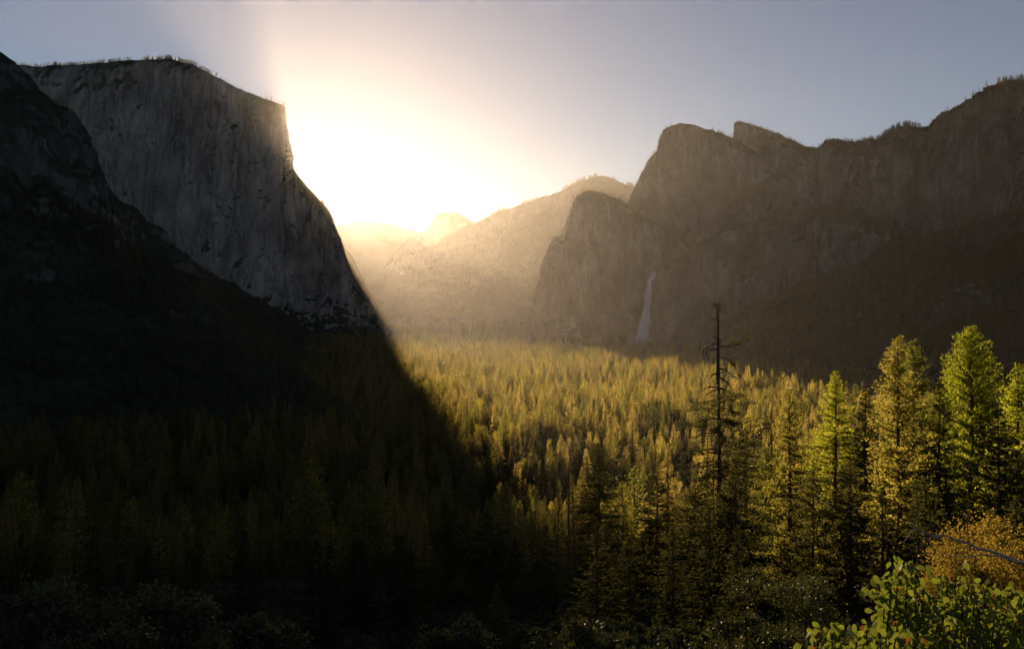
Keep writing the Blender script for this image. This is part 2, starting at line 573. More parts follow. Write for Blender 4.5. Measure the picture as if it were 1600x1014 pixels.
middle = mountain('granite_peak', [
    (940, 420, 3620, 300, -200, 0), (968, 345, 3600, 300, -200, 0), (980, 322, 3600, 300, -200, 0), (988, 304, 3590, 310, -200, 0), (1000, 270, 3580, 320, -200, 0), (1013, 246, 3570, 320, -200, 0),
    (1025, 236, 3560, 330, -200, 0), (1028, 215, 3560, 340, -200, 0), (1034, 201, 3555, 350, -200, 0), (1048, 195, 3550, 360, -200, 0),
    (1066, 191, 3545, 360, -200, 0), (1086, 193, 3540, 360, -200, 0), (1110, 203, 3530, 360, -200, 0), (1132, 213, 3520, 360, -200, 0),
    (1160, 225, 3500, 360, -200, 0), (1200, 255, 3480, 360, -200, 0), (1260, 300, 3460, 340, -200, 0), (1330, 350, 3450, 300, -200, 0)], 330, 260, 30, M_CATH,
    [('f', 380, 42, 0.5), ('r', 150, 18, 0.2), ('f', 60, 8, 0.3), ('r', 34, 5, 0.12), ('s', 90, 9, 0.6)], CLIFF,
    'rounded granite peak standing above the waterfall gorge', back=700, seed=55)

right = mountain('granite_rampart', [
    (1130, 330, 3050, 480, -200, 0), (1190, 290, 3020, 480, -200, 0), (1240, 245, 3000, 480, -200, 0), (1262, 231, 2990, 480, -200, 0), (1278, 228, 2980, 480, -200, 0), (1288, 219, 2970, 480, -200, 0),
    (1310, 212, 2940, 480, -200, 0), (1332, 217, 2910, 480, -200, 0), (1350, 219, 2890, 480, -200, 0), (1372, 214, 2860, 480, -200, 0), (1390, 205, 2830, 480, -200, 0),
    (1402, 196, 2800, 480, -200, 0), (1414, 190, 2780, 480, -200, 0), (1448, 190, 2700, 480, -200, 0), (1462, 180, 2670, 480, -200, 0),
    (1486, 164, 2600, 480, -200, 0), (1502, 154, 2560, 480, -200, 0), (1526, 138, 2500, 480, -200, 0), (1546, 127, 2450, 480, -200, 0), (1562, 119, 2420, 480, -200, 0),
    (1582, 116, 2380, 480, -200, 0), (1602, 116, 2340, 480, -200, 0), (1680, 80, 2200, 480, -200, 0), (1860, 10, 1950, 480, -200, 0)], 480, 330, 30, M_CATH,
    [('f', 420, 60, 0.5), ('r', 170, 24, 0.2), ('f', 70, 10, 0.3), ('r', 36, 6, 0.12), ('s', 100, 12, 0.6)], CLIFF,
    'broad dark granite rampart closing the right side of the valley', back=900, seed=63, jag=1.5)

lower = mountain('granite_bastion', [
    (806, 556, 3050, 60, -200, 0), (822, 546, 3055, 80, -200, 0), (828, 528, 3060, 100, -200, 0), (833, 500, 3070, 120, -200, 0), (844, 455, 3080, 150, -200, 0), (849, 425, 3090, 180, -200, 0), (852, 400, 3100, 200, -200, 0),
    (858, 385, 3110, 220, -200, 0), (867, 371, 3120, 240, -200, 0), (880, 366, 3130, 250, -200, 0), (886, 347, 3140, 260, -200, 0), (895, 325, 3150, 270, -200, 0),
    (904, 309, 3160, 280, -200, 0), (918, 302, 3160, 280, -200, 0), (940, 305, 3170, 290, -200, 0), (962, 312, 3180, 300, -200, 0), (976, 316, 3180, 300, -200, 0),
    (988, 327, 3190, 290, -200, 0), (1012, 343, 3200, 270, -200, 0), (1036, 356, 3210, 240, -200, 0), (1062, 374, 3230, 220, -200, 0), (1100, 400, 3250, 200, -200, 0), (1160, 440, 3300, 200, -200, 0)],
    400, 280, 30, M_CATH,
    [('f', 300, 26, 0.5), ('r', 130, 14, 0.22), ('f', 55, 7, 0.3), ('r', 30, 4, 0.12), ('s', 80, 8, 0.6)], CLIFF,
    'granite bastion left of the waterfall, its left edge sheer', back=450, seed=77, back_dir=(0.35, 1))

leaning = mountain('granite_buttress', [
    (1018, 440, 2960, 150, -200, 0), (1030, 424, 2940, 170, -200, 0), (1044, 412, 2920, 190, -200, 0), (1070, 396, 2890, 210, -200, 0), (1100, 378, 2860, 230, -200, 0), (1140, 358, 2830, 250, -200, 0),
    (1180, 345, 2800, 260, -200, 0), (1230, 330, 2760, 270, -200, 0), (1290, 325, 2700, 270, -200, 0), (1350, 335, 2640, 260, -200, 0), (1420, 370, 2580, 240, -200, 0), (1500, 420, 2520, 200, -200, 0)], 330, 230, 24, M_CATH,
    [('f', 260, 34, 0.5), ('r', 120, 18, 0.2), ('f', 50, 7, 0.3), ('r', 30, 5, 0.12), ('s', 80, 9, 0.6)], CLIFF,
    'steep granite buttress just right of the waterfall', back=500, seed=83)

talus = mountain('wooded_talus_slope', [
    (960, 572, 2780, 100, -200, 0), (1010, 566, 2740, 140, -200, 0), (1060, 552, 2680, 220, -200, -20), (1100, 518, 2620, 300, -200, -40), (1140, 494, 2560, 380, -200, -60), (1200, 470, 2480, 460, -200, -80),
    (1260, 445, 2400, 520, -200, -100), (1330, 420, 2300, 560, -200, -120), (1390, 376, 2220, 600, -200, -140), (1450, 365, 2140, 620, -200, -160),
    (1520, 350, 2060, 640, -200, -180), (1600, 325, 1980, 660, -200, -200), (1740, 290, 1860, 680, -200, -220), (1900, 250, 1750, 700, -200, -240)], 300, 200, 20, M_SLOPE,
    [('f', 300, 30, 0.8), ('r', 130, 14, 0.7), ('f', 60, 7, 0.8), ('f', 25, 3, 1.0)], SLOPE,
    'wooded talus slope below the right-hand cliffs', back=500, back_slope=0.6, seed=91, foot_fade=0.7)

# far ridges at the head of the valley
far1 = mountain('forested_ridge', [
    (520, 520, 7721, 300, -200, 0), (580, 470, 7955, 500, -200, 0), (620, 470, 8131, 700, -200, 0), (650, 396, 8248, 900, -200, 0), (690, 374, 8365, 1100, -200, 0), (737, 347, 8482, 1200, -200, 0), (790, 324, 8541, 1300, -200, 0),
    (840, 307, 8541, 1300, -200, 0), (880, 296, 8482, 1300, -200, 0), (912, 285, 8424, 1300, -200, 0), (935, 280, 8365, 1300, -200, 0), (955, 284, 8307, 1300, -200, 0),
    (976, 292, 8248, 1300, -200, 0), (1000, 290, 8189, 1300, -200, 0), (1060, 280, 8072, 1300, -200, 0), (1150, 275, 7955, 1300, -200, 0)], 300, 120, 16, M_FAR,
    [('f', 900, 110, 0.7), ('r', 420, 60, 0.5), ('f', 160, 24, 0.6), ('f', 60, 8, 0.8)], SLOPE,
    'hazy forested ridge beyond the bastion, lined with trees', back=1500, seed=101, jag=0.7)
dome = mountain('granite_dome', [
    (600, 420, 11600, 600, -200, 0), (640, 372, 11550, 900, -200, 0), (660, 363, 11500, 900, -200, 0), (668, 358, 11500, 900, -200, 0), (676, 346, 11500, 900, -200, 0), (683, 337, 11500, 900, -200, 0), (692, 334, 11500, 900, -200, 0),
    (712, 334, 11500, 900, -200, 0), (724, 338, 11500, 900, -200, 0), (736, 346, 11500, 900, -200, 0), (760, 362, 11500, 900, -200, 0), (820, 400, 11500, 800, -200, 0)], 160, 80, 12, M_CAP,
    [('f', 900, 60, 0.6), ('r', 300, 25, 0.4)], CLIFF,
    'pale half dome far off at the head of the valley', back=900, seed=111, jag=0.3)
far2 = mountain('mountain_ridge', [
    (300, 420, 12600, 800, -200, 0), (430, 372, 12600, 1600, -200, 0), (500, 360, 12600, 1800, -200, 0), (545, 350, 12600, 2000, -200, 0), (580, 347, 12600, 2000, -200, 0), (604, 352, 12600, 2000, -200, 0), (622, 350, 12600, 2000, -200, 0),
    (640, 359, 12600, 2000, -200, 0), (665, 364, 12600, 2000, -200, 0), (760, 372, 12600, 1800, -200, 0), (900, 380, 12600, 1500, -200, 0)], 200, 80, 10, M_FAR,
    [('f', 1200, 140, 0.7), ('r', 500, 60, 0.6)], SLOPE,
    'faint far mountain ridge under the sun glow', back=1500, seed=121, jag=0.3)
north = mountain('canyon_wall', [
    (380, 300, 8600, 600, -200, 0), (470, 340, 8500, 600, -200, 0), (520, 372, 8400, 600, -200, 0), (548, 398, 8300, 600, -200, 0), (566, 430, 8200, 500, -200, 0), (590, 470, 8100, 400, -200, 0), (630, 500, 8000, 300, -200, 0), (680, 525, 7900, 200, -200, 0)],
    160, 90, 12, M_FAR, [('f', 700, 60, 0.6), ('r', 300, 35, 0.3)], CLIFF,
    'hazy canyon wall behind the foot of the monolith', back=1500, seed=131, jag=0.5, back_dir=(-0.5, 1))

# ------------------------------------------------------------------ ray casting against the cliffs (to lay the fall on the rock)
def bvh_of(names):
    vs, fs, off = [], [], 0
    for nm in names:
        G, sv, f = MOUNT[nm]
        v = G.reshape(-1, 3)
        vs.append(v)
        fs.append(f + off)
        off += len(v)
    return BVHTree.FromPolygons(np.concatenate(vs).tolist(), np.concatenate(fs).tolist())


def pix_dir(px, py):
    return Vector(((px - 800) / F, 1.0, (HOR - py) / F))


# ------------------------------------------------------------------ trees
def tube(path, radii, sides=6, cap=True):
    path = np.asarray(path, float)
    n = len(path)
    T = np.gradient(path, axis=0)
    T /= np.linalg.norm(T, axis=1, keepdims=True) + 1e-9
    ref = np.tile(np.array([0.0, 0.0, 1.0]), (n, 1))
    ref[np.abs(T[:, 2]) > 0.9] = (1.0, 0, 0)
    A = np.cross(T, ref)
    A /= np.linalg.norm(A, axis=1, keepdims=True) + 1e-9
    B = np.cross(T, A)
    ang = np.linspace(0, 2 * math.pi, sides, endpoint=False)
    V = path[:, None] + (np.cos(ang)[None, :, None] * A[:, None] + np.sin(ang)[None, :, None] * B[:, None]) * np.asarray(radii, float)[:, None, None]
    i, j = np.meshgrid(np.arange(n - 1), np.arange(sides), indexing='ij')
    j2 = (j + 1) % sides
    f = np.stack([i * sides + j, i * sides + j2, (i + 1) * sides + j2, (i + 1) * sides + j], -1).reshape(-1, 4)
    return V.reshape(-1, 3), f


class Acc:
    def __init__(self):
        self.v, self.f, self.n = [], [], 0

    def add(self, v, f):
        self.v.append(np.asarray(v, float))
        self.f.append(np.asarray(f) + self.n)
        self.n += len(v)

    def mesh(self, name, mats, smooth=True):
        return mesh_np(name, np.concatenate(self.v), np.concatenate(self.f), mats, smooth)


def unit(v):
    return v / (np.linalg.norm(v, axis=-1, keepdims=True) + 1e-9)


def blades(cent, dirs, length, width, g, fold=0.25):
    """kite-shaped leaf or needle-spray faces at cent pointing along dirs"""
    n = len(cent)
    d = unit(dirs)
    r = unit(g.normal(size=(n, 3)))
    side = unit(np.cross(d, r))
    up = np.cross(side, d)
    L = np.broadcast_to(length, (n,))[:, None]
    W = np.broadcast_to(width, (n,))[:, None]
    a = cent
    b = cent + d * L * 0.5 + side * W * 0.5 + up * W * fold
    c = cent + d * L
    e = cent + d * L * 0.5 - side * W * 0.5 + up * W * fold
    V = np.stack([a, b, c, e], 1).reshape(-1, 3)
    f = np.arange(n * 4).reshape(n, 4)
    return V, f


def conifer(seed, H=40.0, R=5.0, base=0.15, shape=1.0, whorl=0.9, nbr=5, spray_gap=0.55, spray_n=3, spray_l=0.8, spray_w=0.35,
            droop=0.25, lift=0.0, cone=0.9, gapiness=0.25, limbs=True, trunk_r=None, bare_top=0.0, tuft=False, jitter=0.35, tip_only=0.25, lean=0.0):
    """returns (trunk accumulator, limb accumulator, crown accumulator)"""
    g = np.random.default_rng(seed)
    tr, lb, cr = Acc(), Acc(), Acc()
    r0 = trunk_r or H * 0.0125
    zs = np.linspace(0, H, 12)
    wob = np.cumsum(g.normal(size=(12, 2)) * H * 0.0012, axis=0)
    axis = np.stack([wob[:, 0] + lean * (zs / H) ** 2, wob[:, 1], zs], -1)
    rad = r0 * (1 - (zs / H)) ** 0.8 + 0.03
    rad[0] *= 1.35
    v, f = tube(axis, rad, 8)
    tr.add(v, f)
    z = H * base
    cents, dirs, tts = [], [], []
    while z < H * (1 - bare_top) - 0.15:
        t = (z - H * base) / (H * (1 - base))            # 0 bottom, 1 top
        prof = (1 - t) ** shape * (0.55 + 0.45 * min(1, t / 0.12))
        Lm = R * prof + 0.25
        for b in range(nbr):
            if g.random() < gapiness * 0.6:
                continue
            az = g.random() * 2 * math.pi
            L = Lm * (1 - gapiness * g.random() ** 0.7) * (1 + 0.25 * g.normal() * jitter)
            L = max(L, 0.3)
            zz = z + g.normal() * whorl * 0.35
            n = max(3, int(L / 0.9) + 2)
            s = np.linspace(0, 1, n)
            rise = lift * (1 - 0.4 * (1 - t)) + 0.35 * t
            dz = (rise * s - droop * (1 - t * 0.6) * s ** 1.8 + 0.12 * s ** 4) * L
            bend = g.normal() * 0.18
            aa = az + bend * s
            ax = np.array([np.interp(zz, zs, axis[:, 0]), np.interp(zz, zs, axis[:, 1])])
            path = np.stack([ax[0] + np.cos(aa) * L * s, ax[1] + np.sin(aa) * L * s, zz + dz], -1)
            if limbs:
                rr = np.interp(zz, zs, rad) * 0.33
                v, f = tube(path, np.linspace(max(0.02, min(rr, 0.012 * L + 0.02)), 0.01, n), 3)
                lb.add(v, f)
            ns = max(2, int(L / spray_gap))
            ss = tip_only + (1 - tip_only) * (np.arange(ns) + g.random(ns)) / ns
            ss = np.clip(ss, 0, 1)
            pc = np.stack([np.interp(ss, s, path[:, k]) for k in range(3)], -1)
            bdir = unit(path[-1] - path[0])
            for k in range(spray_n):
                off = g.normal(size=(ns, 3)) * np.array([0.22, 0.22, 0.14]) * min(1.0, L * 0.4)
                cents.append(pc + off)
                tts.append(np.full(ns, t))
                if tuft:
                    dd = bdir * 0.5 + g.normal(size=(ns, 3)) * 0.75 + np.array([0, 0, 0.25])
                else:
                    lat = np.array([-bdir[1], bdir[0], 0]) * g.choice([-1, 1], size=(ns, 1)) * g.uniform(0.3, 1.1, size=(ns, 1))
                    dd = bdir + lat + g.normal(size=(ns, 3)) * 0.28 + np.array([0, 0, -0.12])
                dirs.append(dd)
        z += whorl * (0.8 + 0.4 * g.random()) * (1.0 if t < 0.8 else 0.7)
    # leader
    top = axis[-1]
    k = 10
    cents.append(top - np.array([0, 0, 1]) * g.random((k, 1)) * 1.5)
    dirs.append(g.normal(size=(k, 3)) * 0.5 + np.array([0, 0, 0.8]))
    tts.append(np.full(k, 1.0))
    cents, dirs, tts = np.concatenate(cents), np.concatenate(dirs), np.concatenate(tts)
    if bare_top > 0:
        keep = cents[:, 2] < H * (1 - bare_top)
        cents, dirs, tts = cents[keep], dirs[keep], tts[keep]
    m = len(cents)
    v, f = blades(cents, dirs, spray_l * g.uniform(0.6, 1.25, m) * (1 - 0.5 * tts ** 2), spray_w * g.uniform(0.7, 1.3, m) * (1 - 0.4 * tts ** 2), g)
    cr.add(v, f)
    return tr, lb, cr


def broadleaf(seed, W, H, lobes, nleaf, ls, limb_r=0.12, base=0.25):
    """bushy crown made of leaf clumps on forking limbs; W half width, H height"""
    g = np.random.default_rng(seed)
    tr, cr = Acc(), Acc()
    root = np.array([0, 0, 0.0])
    cen = []
    for k in range(lobes):
        a = g.random() * 2 * math.pi
        rr = math.sqrt(g.random()) * W * 0.8
        zz = H * (base + (1 - base) * (0.25 + 0.65 * g.random()) * (1 - 0.35 * (rr / W) ** 2))
        c = np.array([math.cos(a) * rr, math.sin(a) * rr, zz])
        cen.append((c, W * g.uniform(0.22, 0.42)))
        mid = c * np.array([0.35, 0.35, 0.5]) + g.normal(size=3) * W * 0.06
        s = np.linspace(0, 1, 7)[:, None]
        path = (1 - s) ** 2 * root + 2 * s * (1 - s) * mid + s ** 2 * c
        v, f = tube(path, np.linspace(limb_r, limb_r * 0.15, 7), 5)
        tr.add(v, f)
    per = nleaf // lobes
    for c, r in cen:
        nc = max(4, per // 14)
        cd = unit(g.normal(size=(nc, 3)))
        cpos = c + cd * r * (0.45 + 0.65 * g.random((nc, 1))) * np.array([1, 1, 0.75])
        for p in cpos:
            k = 14
            q = p + g.normal(size=(k, 3)) * r * 0.16
            d = (q - c) * 0.7 / r + g.normal(size=(k, 3)) * 0.7
            v, f = blades(q, d, ls * g.uniform(0.7, 1.3, k), ls * 0.65 * g.uniform(0.7, 1.3, k), g)
            cr.add(v, f)
    return tr, cr


# ------- far and middle distance conifers (shared meshes)
FAR_SRC = bpy.data.collections.new('forest_source_far')
HILL_SRC = bpy.data.collections.new('forest_source_hill')


def merged_tree(name, tr, cr, mat_leaf, mat_bark=M_BARK):
    vt, ft = np.concatenate(tr.v), np.concatenate(tr.f)
    vc, fc = np.concatenate(cr.v), np.concatenate(cr.f)
    me = mesh_np(name, np.concatenate([vt, vc]), np.concatenate([ft, fc + len(vt)]), (mat_bark, mat_leaf), False)
    mi = np.concatenate([np.zeros(len(ft), np.int32), np.ones(len(fc), np.int32)])
    me.polygons.foreach_set('material_index', mi)
    return me


for k in range(6):      # all 40 m tall
    R = [7.2, 8.0, 6.4, 8.4, 7.2, 8.8][k]
    tr, lb, cr = conifer(200 + k, 40, R, [0.08, 0.12, 0.05, 0.22, 0.1, 0.3][k], [0.95, 0.85, 1.0, 0.55, 0.9, 0.5][k], 0.85, 7, 0.8, 1, 1.7, 0.85, 0.3, 0.05,
                         limbs=False, gapiness=0.25, tuft=k in (3, 5))
    me = merged_tree('conifer_far_%d' % k, tr, cr, [M_FIR, M_FIR, M_FIR, M_PINE, M_FIR, M_PINE_GOLD][k])
    FAR_SRC.objects.link(bpy.data.objects.new('a%d_conifer_source' % k, me))
    me = me.copy()
    me.materials[1] = M_HILL
    HILL_SRC.objects.link(bpy.data.objects.new('a%d_hill_conifer_source' % k, me))
for k in range(2):      # broadleaved trees of the valley floor, 22 m
    tr, cr = broadleaf(260 + k, 8, 22, 16, 1100, 1.7, 0.35, 0.2)
    me = merged_tree('cottonwood_far_%d' % k, tr, cr, M_DECID)
    FAR_SRC.objects.link(bpy.data.objects.new('b%d_broadleaf_source' % k, me))


def scatter_nodes(coll):
    ng = bpy.data.node_groups.new('scatter', 'GeometryNodeTree')
    ng.interface.new_socket('Geometry', in_out='INPUT', socket_type='NodeSocketGeometry')
    ng.interface.new_socket('Geometry', in_out='OUTPUT', socket_type='NodeSocketGeometry')
    n, l = ng.nodes, ng.links
    gi, go = n.new('NodeGroupInput'), n.new('NodeGroupOutput')
    ci = n.new('GeometryNodeCollectionInfo')
    ci.inputs['Collection'].default_value = coll
    ci.inputs['Separate Children'].default_value = True
    ci.inputs['Reset Children'].default_value = True
    ip = n.new('GeometryNodeInstanceOnPoints')
    ip.inputs['Pick Instance'].default_value = True
    l.new(gi.outputs[0], ip.inputs['Points'])
    l.new(ci.outputs[0], ip.inputs['Instance'])

    def attr(nm, dt):
        a = n.new('GeometryNodeInputNamedAttribute')
        a.data_type = dt
        a.inputs['Name'].default_value = nm
        return a.outputs['Attribute']
    l.new(attr('idx', 'INT'), ip.inputs['Instance Index'])
    l.new(attr('rot', 'FLOAT_VECTOR'), ip.inputs['Rotation'])
    l.new(attr('scl', 'FLOAT_VECTOR'), ip.inputs['Scale'])
    l.new(ip.outputs[0], go.inputs[0])
    return ng


for k in range(2):      # round brush, 4 m
    tr, cr = broadleaf(280 + k, 2.4, 4.0, 12, 1100, 0.42, 0.06, 0.1)
    HILL_SRC.objects.link(bpy.data.objects.new('b%d_brush_source' % k, merged_tree('brush_%d' % k, tr, cr, M_DARKOAK)))
SCATTER = scatter_nodes(FAR_SRC)
SCATTER_HILL = scatter_nodes(HILL_SRC)


def forest(name, pts, hts, idx, label, nodes=None, low=22.0):
    """one uncountable stand of trees"""
    n = len(pts)
    me = bpy.data.meshes.new(name)
    me.vertices.add(n)
    me.vertices.foreach_set('co', np.asarray(pts, np.float32).ravel())
    g = np.random.default_rng(n)
    a = me.attributes.new('idx', 'INT', 'POINT')
    a.data.foreach_set('value', np.asarray(idx, np.int32))
    rot = np.stack([g.normal(size=n) * 0.02, g.normal(size=n) * 0.02, g.random(n) * 6.283], -1).astype(np.float32)
    a = me.attributes.new('rot', 'FLOAT_VECTOR', 'POINT')
    a.data.foreach_set('vector', rot.ravel())
    s = np.where(idx < 6, hts / 40.0, hts / low)
    w = s * g.uniform(0.8, 1.15, n)
    a = me.attributes.new('scl', 'FLOAT_VECTOR', 'POINT')
    a.data.foreach_set('vector', np.stack([w, w, s], -1).astype(np.float32).ravel())
    o = link(name, me, kind='stuff', label=label, cat='forest')
    md = o.modifiers.new('scatter', 'NODES')
    md.node_group = nodes or SCATTER
    return o


def on_mountain(nm, n, vlo, vhi, nz_min, seed, dens=None):
    G, sv, f = MOUNT[nm]
    g = np.random.default_rng(seed)
    nu, nt = G.shape[:2]
    du = np.diff(G, axis=0)[:, :-1]
    dv = np.diff(G, axis=1)[:-1]
    N = np.cross(du, dv)
    A = np.linalg.norm(N, axis=-1)
    nz = np.abs(N[..., 2]) / (A + 1e-9)
    svm = (sv[:-1] + sv[1:]) / 2
    w = A * (nz > nz_min) * ((svm >= vlo) & (svm <= vhi))[None]
    c = G[:-1, :-1]
    px = 800 + F * c[..., 0] / c[..., 1]
    w = w * ((px > -120) & (px < 1720) & (c[..., 1] > 60))
    if dens is not None:
        w = w * dens(c, nz, svm[None])
    w = w.ravel()
    k = g.choice(len(w), size=n, p=w / w.sum())
    i, j = np.unravel_index(k, (nu - 1, nt - 1))
    a, b = g.random((n, 1)), g.random((n, 1))
    p = G[i, j] * (1 - a) * (1 - b) + G[i + 1, j] * a * (1 - b) + G[i, j + 1] * (1 - a) * b + G[i + 1, j + 1] * a * b
    return p


# forests on the mountains
def mtn_forest(nm, spec, label, seed, dmin=0.03):
    ps, hs = [], []
    for (n, vlo, vhi, nz, h0, h1) in spec:
        g = np.random.default_rng(seed + n)
        p = on_mountain(nm, n, vlo, vhi, nz, seed + n, lambda c, z_, s_: np.clip(0.5 + fbm(c[..., 0] / 150, c[..., 1] / 150, c[..., 2] / 150, 3, seed), dmin, 1))
        p[:, 2] -= 0.8
        ps.append(p)
        hs.append(g.uniform(h0, h1, n))
    p, h = np.concatenate(ps), np.concatenate(hs)
    g = np.random.default_rng(seed)
    forest('hillside_forest', p, h, g.integers(0, 6, len(p)), label, SCATTER_HILL)


mtn_forest(cap, [(700, -0.016, 0.004, 0.05, 14, 32), (500, 0.80, 1.0, 0.45, 14, 30), (120, 0.02, 0.8, 0.5, 6, 13)], 'scattered trees along the rim and foot of the granite monolith', 301)
mtn_forest(spur, [(400, -0.03, 0.02, 0.1, 7, 16), (5000, 0.02, 0.45, 0.4, 6, 16), (20000, 0.4, 1.0, 0.25, 12, 34)], 'dark trees and brush covering the left spur', 303, 0.3)
mtn_forest(tower, [(160, -0.02, 0.01, 0.05, 9, 20)], 'trees along the crest of the granite tower', 305)
mtn_forest(middle, [(200, -0.02, 0.01, 0.05, 9, 20), (80, 0.02, 0.9, 0.5, 6, 14)], 'trees along the crest of the rounded peak', 307)
mtn_forest(right, [(520, -0.02, 0.008, 0.05, 9, 26), (500, 0.02, 0.7, 0.5, 6, 15), (900, 0.7, 1.0, 0.4, 12, 28)], 'trees along the crest and ledges of the right rampart', 309)
mtn_forest(lower, [(220, -0.02, 0.01, 0.05, 10, 22), (300, 0.02, 0.75, 0.5, 6, 15), (200, 0.80, 1.0, 0.4, 8, 18)], 'trees along the crest and foot of the granite bastion', 311)
mtn_forest(leaning, [(160, -0.08, 0.02, 0.1, 7, 16), (250, 0.02, 0.8, 0.5, 6, 14)], 'trees on the ledges of the buttress by the waterfall', 313)
mtn_forest(talus, [(8000, -0.1, 1.0, 0.2, 14, 34)], 'shaded conifer forest on the right talus slope', 315)
mtn_forest(far1, [(500, -0.01, 0.004, 0.05, 24, 44), (9000, 0.0, 0.9, 0.2, 18, 36)], 'trees lining the hazy far ridge', 317)

# ------- valley floor forest
bv = bvh_of(list(MOUNT.keys()))
g = np.random.default_rng(77)
def strew(n_, ya, yb):
    y_ = np.sqrt(g.random(n_) * (yb ** 2 - ya ** 2) + ya ** 2)
    return (g.uniform(-120, 1720, n_) - 800) / F * y_, y_
tiers = [strew(15500, 230, 1500), strew(26000, 1500, 3000), strew(24000, 3000, 5600)]
xs = np.concatenate([t[0] for t in tiers])
ypos = np.concatenate([t[1] for t in tiers])
N0 = len(xs)
dn = fbm(xs / 75, ypos / 75, 0.7, 3, 44)
keep = (dn > -0.8 + 0.25 * g.random(N0))
# clearings: meadow strips
def clearing(x, y):
    px = 800 + F * x / y
    return (((px - 925) / 60) ** 2 + ((y - 1480) / 40) ** 2 < 1)
keep &= ~clearing(xs, ypos)
xs, ypos = xs[keep], ypos[keep]
zs = ground_z(xs, ypos)
ok = np.ones(len(xs), bool)
for i in range(len(xs)):
    if ypos[i] > 230:
        hit = bv.ray_cast(Vector((xs[i], ypos[i], 1600)), Vector((0, 0, -1)))
        if hit[0] is not None and hit[0].z > zs[i] + 2:
            ok[i] = False
xs, ypos, zs = xs[ok], ypos[ok], zs[ok]
n = len(xs)
ht = np.clip(31 + 10 * g.normal(size=n) + 6 * vnoise(xs / 200, ypos / 200, xs * 0, 8), 11, 62)
idx = g.choice(6, size=n, p=[0.2, 0.18, 0.16, 0.18, 0.16, 0.12])
dec = (vnoise(xs / 160, ypos / 90, xs * 0 + 2.2, 31) > 0.62) & (ypos > 850) & (ypos < 2600)
pd = 800 + F * xs / ypos
dec |= (np.abs(pd - 930) < 110) & (np.abs(ypos - 1420) < 75) & (g.random(n) < 0.6)
idx = np.where(dec, g.integers(6, 8, n), idx)
ht = np.where(dec, ht * 0.5, ht)
near = np.where(ypos < 700, 0.72, 1.0)
ht = ht * near
# the 270 conifers that show largest become trees of their own
px = 800 + F * xs / ypos
size = ht / ypos * F
vis = (px > 560) & (px < 1560) & (idx < 6) & (ypos > 330)
order = np.argsort(-np.where(vis, size, 0))
own = order[:150]
rest = np.ones(n, bool)
rest[own] = False
PTS = np.stack([xs, ypos, zs - 0.5], -1)
print('valley trees', n)
forest('valley_forest', PTS[rest], ht[rest], idx[rest], 'dense conifer forest covering the valley floor, golden where the sun reaches')

# undergrowth on the near slope
gu = np.random.default_rng(23)
uy = np.sqrt(gu.random(5200) * (330.0 ** 2 - 14.0 ** 2) + 14.0 ** 2)
ux = (gu.uniform(-150, 1750, 5200) - 800) / F * uy
uh = gu.uniform(1.2, 4.2, 5200) * np.clip(uy / 45.0, 0.35, 1.0)
forest('undergrowth', np.stack([ux, uy, ground_z(ux, uy) - 0.2], -1), uh, gu.integers(6, 8, 5200), 'dark leafy undergrowth on the near slope', SCATTER_HILL, 4.0)

# mid-distance individual conifers
MID = []
for k in range(6):
    R = [7.8, 8.8, 7.0, 9.0, 7.8, 9.0][k]
    tr, lb, cr = conifer(400 + k, 40, R, [0.08, 0.12, 0.06, 0.2, 0.1, 0.26][k], [1.0, 0.95, 1.05, 0.8, 0.95, 0.75][k], 0.75, 7, 0.6, 3, 0.95, 0.44, 0.3, 0.05,
                         limbs=False, gapiness=0.35, tuft=k in (3, 5))
    leaf = [M_FIR, M_FIR, M_FIR, M_PINE, M_FIR, M_PINE_GOLD][k]
    MID.append((tr.mesh('conifer_trunk_%d' % k, (M_BARK,)), cr.mesh('conifer_crown_%d' % k, (leaf,), False)))

MID_SHADE = []  # copies of the same crowns, recoloured darker as painted shade
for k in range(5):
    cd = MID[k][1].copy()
    cd.materials[0] = M_SHADEFIR
    MID_SHADE.append((MID[k][0], cd))


def zone_label(px_):
    if px_ < 760:
        return 'conifer at the shadow edge of the valley forest left of centre', 'conifers at the shadow edge'
    if px_ < 940:
        return 'conifer in the near valley forest left of the tall dark fir', 'conifers left of the dark fir'
    if px_ < 1115:
        return 'conifer in the near valley forest between dark fir and dead-topped pine', 'conifers between dark fir and dead-topped pine'
    if px_ < 1330:
        return 'conifer in the near valley forest right of the dead-topped pine', 'conifers right of the dead-topped pine'
    return 'conifer in the valley forest behind the big roadside pines', 'conifers behind the big pines'


def tree_thing(name, parts, loc, label, scale=(1, 1, 1), rz=0.0, group=None, cat='tree'):
    r = link(name, None, loc=loc, label=label, cat=cat, group=group)
    r.rotation_euler = (0, 0, rz)
    r.scale = scale
    for pn_, me in parts:
        link(pn_, me, parent=r)
    return r


for i in own:
    s = ht[i] / 40.0
    w = s * g.uniform(0.85, 1.2)
    lab, grp = zone_label(px[i])
    tm, cm = MID[idx[i]]
    tree_thing('conifer_tree', [('trunk', tm), ('crown', cm)], (xs[i], ypos[i], zs[i] - 0.5), lab, (w, w, s), g.random() * 6.28, grp)

